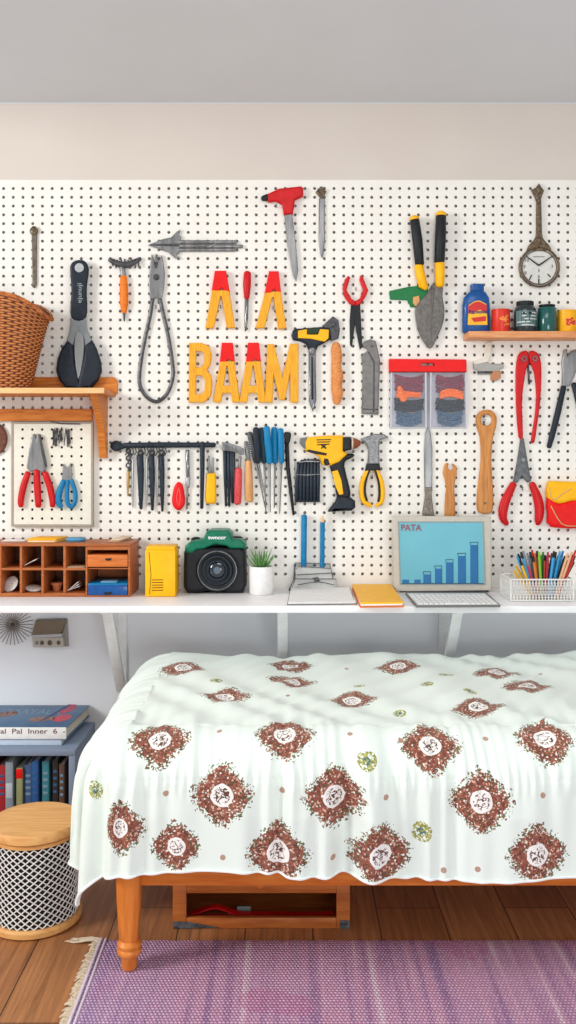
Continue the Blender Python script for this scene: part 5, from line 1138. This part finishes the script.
def math_(op, a, b_=None, c_=None, clamp=False):
    m = N.new('ShaderNodeMath'); m.operation = op; m.use_clamp = clamp
    for i, v in enumerate((a, b_, c_)):
        if v is None: continue
        if isinstance(v, (int, float)): m.inputs[i].default_value = v
        else: L(v, m.inputs[i])
    return m.outputs[0]
def mixc(f, a, b_):
    m = N.new('ShaderNodeMixRGB')
    for i, v in enumerate((f, a, b_)):
        if isinstance(v, (int, float)): m.inputs[i].default_value = v
        elif isinstance(v, tuple): m.inputs[i].default_value = rgb(v)
        else: L(v, m.inputs[i])
    return m.outputs[0]
sep = N.new('ShaderNodeSeparateXYZ'); L(att('motif').outputs['Vector'], sep.inputs[0]); cl_ = att('cloth').outputs['Vector']; sm2 = N.new('ShaderNodeSeparateXYZ'); L(att('medal').outputs['Vector'], sm2.inputs[0]); RC = sm2.outputs[0]
vo = N.new('ShaderNodeTexVoronoi'); vo.inputs['Scale'].default_value = 270; L(cl_, vo.inputs['Vector'])
sc3 = N.new('ShaderNodeSeparateColor'); L(vo.outputs['Color'], sc3.inputs[0])
rnd, rnd2, rnd3 = sc3.outputs[0], sc3.outputs[1], sc3.outputs[2]
nz = N.new('ShaderNodeTexNoise'); nz.inputs['Scale'].default_value = 70; L(cl_, nz.inputs['Vector'])
rw = math_('ADD', sep.outputs[0], math_('MULTIPLY', math_('SUBTRACT', nz.outputs['Fac'], .5), .55))
# density: 1 in the ring, falling at rim
mr = N.new('ShaderNodeMapRange'); mr.inputs['From Min'].default_value = .80; mr.inputs['From Max'].default_value = 1.10; mr.inputs['To Min'].default_value = .97; mr.inputs['To Max'].default_value = 0; L(rw, mr.inputs[0])
ringm = math_('MULTIPLY', math_('LESS_THAN', rnd, mr.outputs[0]), math_('GREATER_THAN', math_('ADD', RC, math_('MULTIPLY', math_('SUBTRACT', nz.outputs['Fac'], .5), .12)), .40))
cr = N.new('ShaderNodeValToRGB'); cr.color_ramp.interpolation = 'CONSTANT'; e = cr.color_ramp.elements; e[0].position = 0; e[0].color = rgb((140, 80, 62)); e[1].position = .35; e[1].color = rgb((104, 56, 46))
for p_, c_ in ((.6, (156, 92, 72)), (.78, (208, 170, 150)), (.90, (84, 76, 50))): x_ = e.new(p_); x_.color = rgb(c_)
L(rnd2, cr.inputs[0])
outer = math_('MULTIPLY', math_('GREATER_THAN', rw, .86), math_('GREATER_THAN', rnd3, .45))
rc_ = mixc(outer, cr.outputs[0], (104, 110, 70))
base = mixc(math_('MULTIPLY', nz.outputs['Fac'], .25), (228, 238, 231), (216, 230, 221))
# white medallion centre
ctr = math_('LESS_THAN', RC, .41)
c1 = mixc(ctr, base, (238, 236, 232))
n3 = N.new('ShaderNodeTexNoise'); n3.inputs['Scale'].default_value = 70; n3.inputs['Detail'].default_value = 1; n3.inputs['Distortion'].default_value = 1.2; L(cl_, n3.inputs['Vector'])
sq = math_('MULTIPLY', math_('LESS_THAN', RC, .30), math_('LESS_THAN', math_('ABSOLUTE', math_('SUBTRACT', n3.outputs['Fac'], .5)), .05))
c1 = mixc(sq, c1, (96, 62, 50))
c1 = mixc(ringm, c1, rc_)
dt = math_('LESS_THAN', math_('ADD', sep.outputs[1], math_('MULTIPLY', math_('SUBTRACT', nz.outputs['Fac'], .5), .5)), 1.0)
c1 = mixc(math_('MULTIPLY', dt, .85), c1, (166, 118, 88))
gm = math_('MULTIPLY', math_('LESS_THAN', sep.outputs[2], 1.0), math_('GREATER_THAN', rnd, .28))
c1 = mixc(gm, c1, mixc(math_('GREATER_THAN', rnd2, .5), (134, 138, 70), (178, 176, 104)))
gc = math_('MULTIPLY', math_('LESS_THAN', sep.outputs[2], .38), math_('GREATER_THAN', rnd3, .3))
c1 = mixc(gc, c1, (70, 112, 112))
L(c1, b.inputs['Base Color']); b.inputs['Roughness'].default_value = .85; b.inputs['Sheen Weight'].default_value = .1
wv = N.new('ShaderNodeTexNoise'); wv.inputs['Scale'].default_value = 500; L(cl_, wv.inputs['Vector'])
ad = math_('ADD', math_('MULTIPLY', wv.outputs['Fac'], .5), math_('MULTIPLY', ringm, .6))
bp = N.new('ShaderNodeBump'); bp.inputs['Strength'].default_value = .25; bp.inputs['Distance'].default_value = .002; L(ad, bp.inputs['Height']); L(bp.outputs[0], b.inputs['Normal'])
qt = T('patterned_quilt', 'mint-white quilt with brown floral medallions draped over the bed', 'quilt', org)
qo = bpy.data.objects.new('quilt_cloth', me); col.objects.link(qo); qo.parent = qt; ORG[qo.name] = org
sol = qo.modifiers.new('thick', 'SOLIDIFY'); sol.thickness = .006; sol.offset = -1
hem = [Vector(V[i]) + Vector((0, -.002, 0)) for i in range(0, nU, 2)]
hl = [Vector(V[j * nU]) + Vector((-.002, 0, 0)) for j in range(0, nV, 2)]
O('hem_piping', [tube3(hem, .0032, 6), tube3(hl, .0032, 6)], mat('hem_white', (236, 240, 238), .7), qt)

# under-bed crate
uo = D - 2.373
t = T('underbed_crate', 'open wooden crate with metal corner plates under the bed', 'crate', (X_(261, uo), -uo + .15, .0006))
ux0, ux1 = X_(172.6, uo), X_(350, uo); ct = Z_(876, uo); cd = .30
M_cr = wood('crate_wood', (186, 108, 50), (160, 84, 34), 'x', 10)
O('front_frame', [box(ux0, ux0 + .036, -uo, -uo + .014, .0006, ct, .002), box(ux1 - .036, ux1, -uo, -uo + .014, .0006, ct, .002), box(ux0 + .036, ux1 - .036, -uo + .0005, -uo + .014, .0006, Z_(918, uo), .002), box(ux0 + .036, ux1 - .036, -uo + .0005, -uo + .014, Z_(893.5, uo), ct, .002)], M_cr, t)
O('crate_body', [box(ux0 + .002, ux0 + .012, -uo + .014, -uo + cd, .0006, ct, .001), box(ux1 - .012, ux1 - .002, -uo + .014, -uo + cd, .0006, ct, .001), box(ux0 + .012, ux1 - .012, -uo + cd - .01, -uo + cd, .0006, ct, .001), box(ux0 + .012, ux1 - .012, -uo + .014, -uo + cd - .01, .0006, .010, .001), box(ux0 + .002, ux1 - .002, -uo + .014, -uo + cd, ct - .008, ct, .001)], M_cr, t)
M_pl = mat('worn_metal_plate', (104, 108, 112), .5, .4, (60, 62, 66), 90)
O('corner_plate', [slab([(173, 921.6), (188, 922), (200, 924), (221, 928), (173, 928.8)], uo - .0005, uo + .0015, .3)], M_pl, t)
O('corner_plate', [slab([(340, 920.6), (349.8, 920.6), (349.8, 928.8), (340, 928.8)], uo - .0005, uo + .0015, .3)], M_pl, t)
O('latch', [slab([(255.6, 885.6), (264.6, 885.6), (260, 889.4)], uo - .0005, uo + .004, .5)], M_bed, t)
zc1 = Z_(917, uo)
rp = []
def wavy(z0_, am, y0__, m, name, label, cat, grp, xs=0):
    n = 26; V = []; Fc = []
    for j in range(2):
        for i in range(n):
            f = i / (n - 1); x = ux0 + .042 + xs + (ux1 - ux0 - .084 - xs) * f
            zz = z0_ + am * math.exp(-((f - .18) / .12) ** 2) + .001 * math.sin(f * 14)
            V.append(Vector((x, y0__ + j * .022, zz))); V.append(Vector((x, y0__ + j * .022, zz - .0016)))
    q_ = 2 * n
    for i in range(n - 1):
        a, b_ = 2 * i, 2 * i + 2
        Fc += [(a, b_, q_ + b_, q_ + a), (a + 1, b_ + 1, q_ + b_ + 1, q_ + a + 1), (a, b_, b_ + 1, a + 1), (q_ + a, q_ + b_, q_ + b_ + 1, q_ + a + 1)]
    Fc += [(0, 1, q_ + 1, q_), (q_ - 2, q_ - 1, 2 * q_ - 1, 2 * q_ - 2)]
    return O(name, [(V, Fc)], m, None, label, cat, grp)
wavy(.0175, .002, -uo + .018, mat('deep_red_paper', (176, 28, 40), .5), 'red_folder', 'flat dark red folder at the bottom of the under-bed crate', 'folder', None)
wavy(.024, .020, -uo + .020, M_red, 'curled_red_folder', 'bright red folder with curled left corner in the under-bed crate', 'folder', None)
O('page_stack', [box(X_(180, uo), X_(330, uo), -uo + .02, -uo + .06, .0106, .0118, .0003)], mat('pink_paper', (236, 160, 150), .6), None, 'thin pink sheets beneath the red folders in the crate', 'paper')
O('paper_tag', [box(X_(236, uo), X_(250, uo), -uo + .05, -uo + .056, .0215, .034, .0008)], mat('grey_tag', (96, 104, 100), .6), None, 'small grey tag standing on the red folder', 'tag')

# ------------------------------------------------------------------ rug
rx0 = -.486; rx1 = 1.45; ry0, ry1 = -(D - 1.25), -(D - 2.312)
mr_ = bpy.data.materials.new('woven_rug'); mr_.use_nodes = True; nt = mr_.node_tree; N = nt.nodes; b = N['Principled BSDF']; L = nt.links.new
tc = N.new('ShaderNodeTexCoord'); sp = N.new('ShaderNodeSeparateXYZ'); L(tc.outputs['Object'], sp.inputs[0])
n1 = N.new('ShaderNodeTexNoise'); n1.noise_dimensions = '2D'; n1.inputs['Scale'].default_value = 1; n1.inputs['Detail'].default_value = 3
mp = N.new('ShaderNodeMapping'); mp.inputs['Scale'].default_value = (26, .8, 1); L(tc.outputs['Object'], mp.inputs[0]); L(mp.outputs[0], n1.inputs['Vector'])
cr = N.new('ShaderNodeValToRGB'); e = cr.color_ramp.elements; e[0].position = .28; e[0].color = rgb((150, 112, 156)); e[1].position = .70; e[1].color = rgb((234, 214, 222))
for p_, c_ in ((.42, (182, 132, 166)), (.5, (204, 156, 184)), (.58, (212, 152, 180))): x_ = e.new(p_); x_.color = rgb(c_)
L(n1.outputs['Fac'], cr.inputs[0])
n2 = N.new('ShaderNodeTexNoise'); n2.inputs['Scale'].default_value = 2.6; L(tc.outputs['Object'], n2.inputs['Vector'])
c1 = mixc(math_('GREATER_THAN', n2.outputs['Fac'], .60), cr.outputs[0], (196, 108, 152))
c1 = mixc(.55, c1, cr.outputs[0])
# lilac field toward the left fringe edge
lf = N.new('ShaderNodeMapRange'); lf.inputs['From Min'].default_value = rx0 + .28; lf.inputs['From Max'].default_value = rx0 + .05; L(sp.outputs[0], lf.inputs[0])
c1 = mixc(math_('MULTIPLY', lf.outputs[0], .45), c1, (176, 160, 206))
# chunky weave: offset ribs
ux = math_('MULTIPLY', sp.outputs[0], 2 * PI / .0088); uy = math_('MULTIPLY', sp.outputs[1], 2 * PI / .0098)
rowp = math_('MULTIPLY', math_('FLOOR', math_('MULTIPLY', sp.outputs[1], 1 / .0098)), PI)
wv = math_('MULTIPLY', math_('ABSOLUTE', math_('SINE', math_('ADD', math_('MULTIPLY', ux, .5), math_('MULTIPLY', rowp, .5)))), math_('ABSOLUTE', math_('SINE', math_('MULTIPLY', uy, .5))))
n4 = N.new('ShaderNodeTexNoise'); n4.inputs['Scale'].default_value = 130; L(tc.outputs['Object'], n4.inputs['Vector'])
gap = math_('LESS_THAN', wv, .26)
c1 = mixc(math_('MULTIPLY', gap, .6), c1, (118, 78, 124))
hi = math_('MULTIPLY', math_('GREATER_THAN', wv, .6), math_('GREATER_THAN', n4.outputs['Fac'], .5))
c1 = mixc(math_('MULTIPLY', hi, .5), c1, (232, 214, 226))
L(c1, b.inputs['Base Color']); b.inputs['Roughness'].default_value = .9
bp = N.new('ShaderNodeBump'); bp.inputs['Strength'].default_value = .8; bp.inputs['Distance'].default_value = .004; L(wv, bp.inputs['Height']); L(bp.outputs[0], b.inputs['Normal'])
t = T('woven_rug', 'purple and pink flat-woven rug with cream fringe', 'rug', (0, 0, 0))
# slightly irregular slab
nx, ny = 90, 50; V = []; Fc = []
for j in range(ny + 1):
    for i in range(nx + 1):
        x = rx0 + (rx1 - rx0) * i / nx; y = ry0 + (ry1 - ry0) * j / ny
        if j == ny: y += .002 * math.sin(i * 1.9)
        if i == 0: x += .0015 * math.sin(j * 2.3)
        edge = i in (0, nx) or j in (0, ny)
        V.append(Vector((x, y, .0035 if edge else .0068 + .0004 * math.sin(i * 1.3) * math.sin(j * 1.1))))
for j in range(ny):
    for i in range(nx): a = j * (nx + 1) + i; Fc.append((a, a + 1, a + nx + 2, a + nx + 1))
k = len(V); V += [Vector((rx0, ry0, .0004)), Vector((rx1, ry0, .0004)), Vector((rx1, ry1, .0004)), Vector((rx0, ry1, .0004))]; Fc.append((k, k + 1, k + 2, k + 3))
O('rug_field', [(V, Fc)], mr_, t)
M_fr = mat('cream_fringe', (226, 210, 186), .9, 0, (200, 182, 156), 200)
O('selvage', [tube3([Vector((rx0 + .006, ry0 + (ry1 - ry0) * i / 60, .0078)) for i in range(61)], .0035, 6, 1), tube3([Vector((rx0 + .018, ry0 + (ry1 - ry0) * i / 60, .0072)) for i in range(61)], .003, 6, 1)], mat('lilac_border', (226, 214, 228), .9), t)
fr = []
y = ry0
while y < ry1:
    l = random.uniform(.012, .022); d = random.uniform(-.012, .012)
    fr.append(tube3([Vector((rx0 + .004, y, .006)), Vector((rx0 - l * .5, y + d * .6, .0068 + random.uniform(0, .003))), Vector((rx0 - l, y + d, .0035))], [.0028, .0032, .0018], 5)); y += .0048
O('fringe', fr, M_fr, t, kind='stuff', label='cream knotted fringe')
ts = []
for k in range(9):
    a = Vector((rx0 + .004, ry1 - .004, .008)); e_ = Vector((rx0 - .075 + random.uniform(-.012, .02), ry1 + random.uniform(-.014, .012), .004))
    ts.append(tube3([a, a.lerp(e_, .4) + Vector((0, random.uniform(-.006, .006), .003)), a.lerp(e_, .75) + Vector((0, random.uniform(-.008, .008), 0)), e_], [.0034, .003, .0024, .001], 6))
O('corner_tassel', ts, M_fr, t)

# ------------------------------------------------------------------ light
W_ = bpy.data.worlds.new('world'); C.world = W_; W_.use_nodes = True
bg = W_.node_tree.nodes['Background']; bg.inputs[0].default_value = (.95, .975, 1.0, 1); bg.inputs[1].default_value = .66
def area(name, loc, target, size, sizey, power, colr):
    l = bpy.data.lights.new(name, 'AREA'); l.shape = 'RECTANGLE'; l.size = size; l.size_y = sizey; l.energy = power; l.color = colr
    o = bpy.data.objects.new(name, l); col.objects.link(o); o.location = loc
    o.rotation_euler = (Vector(target) - Vector(loc)).to_track_quat('-Z', 'Y').to_euler(); return o
area('window_light', (-3.6, -2.5, 2.3), (.2, -.5, .8), 1.0, 1.2, 98, (1.0, .985, .96))
area('front_fill_light', (.9, -5.0, .72), (.1, 0, .68), 1.6, .9, 50, (.96, .98, 1.0))  # added low fill from behind the camera, brightens the wall under the desk
area('ceiling_lamp', (.3, -1.7, 2.5), (.3, -1.2, 0), 1.2, .8, 16, (1.0, .98, .95))

cam = bpy.data.cameras.new('camera'); co_ = bpy.data.objects.new('camera', cam); col.objects.link(co_); C.camera = co_
co_.location = (0, -D, H); co_.rotation_euler = (PI / 2, 0, 0)
cam.sensor_fit = 'VERTICAL'; cam.sensor_height = 36; cam.lens = 36 * F / 1024; cam.shift_y = -(512 - HY) / 1024.0
cam.clip_start = .05
C.view_settings.view_transform = 'Standard'; C.view_settings.look = 'None'; C.view_settings.gamma = 1; C.view_settings.use_curve_mapping = False
C.view_settings.exposure = 0.02
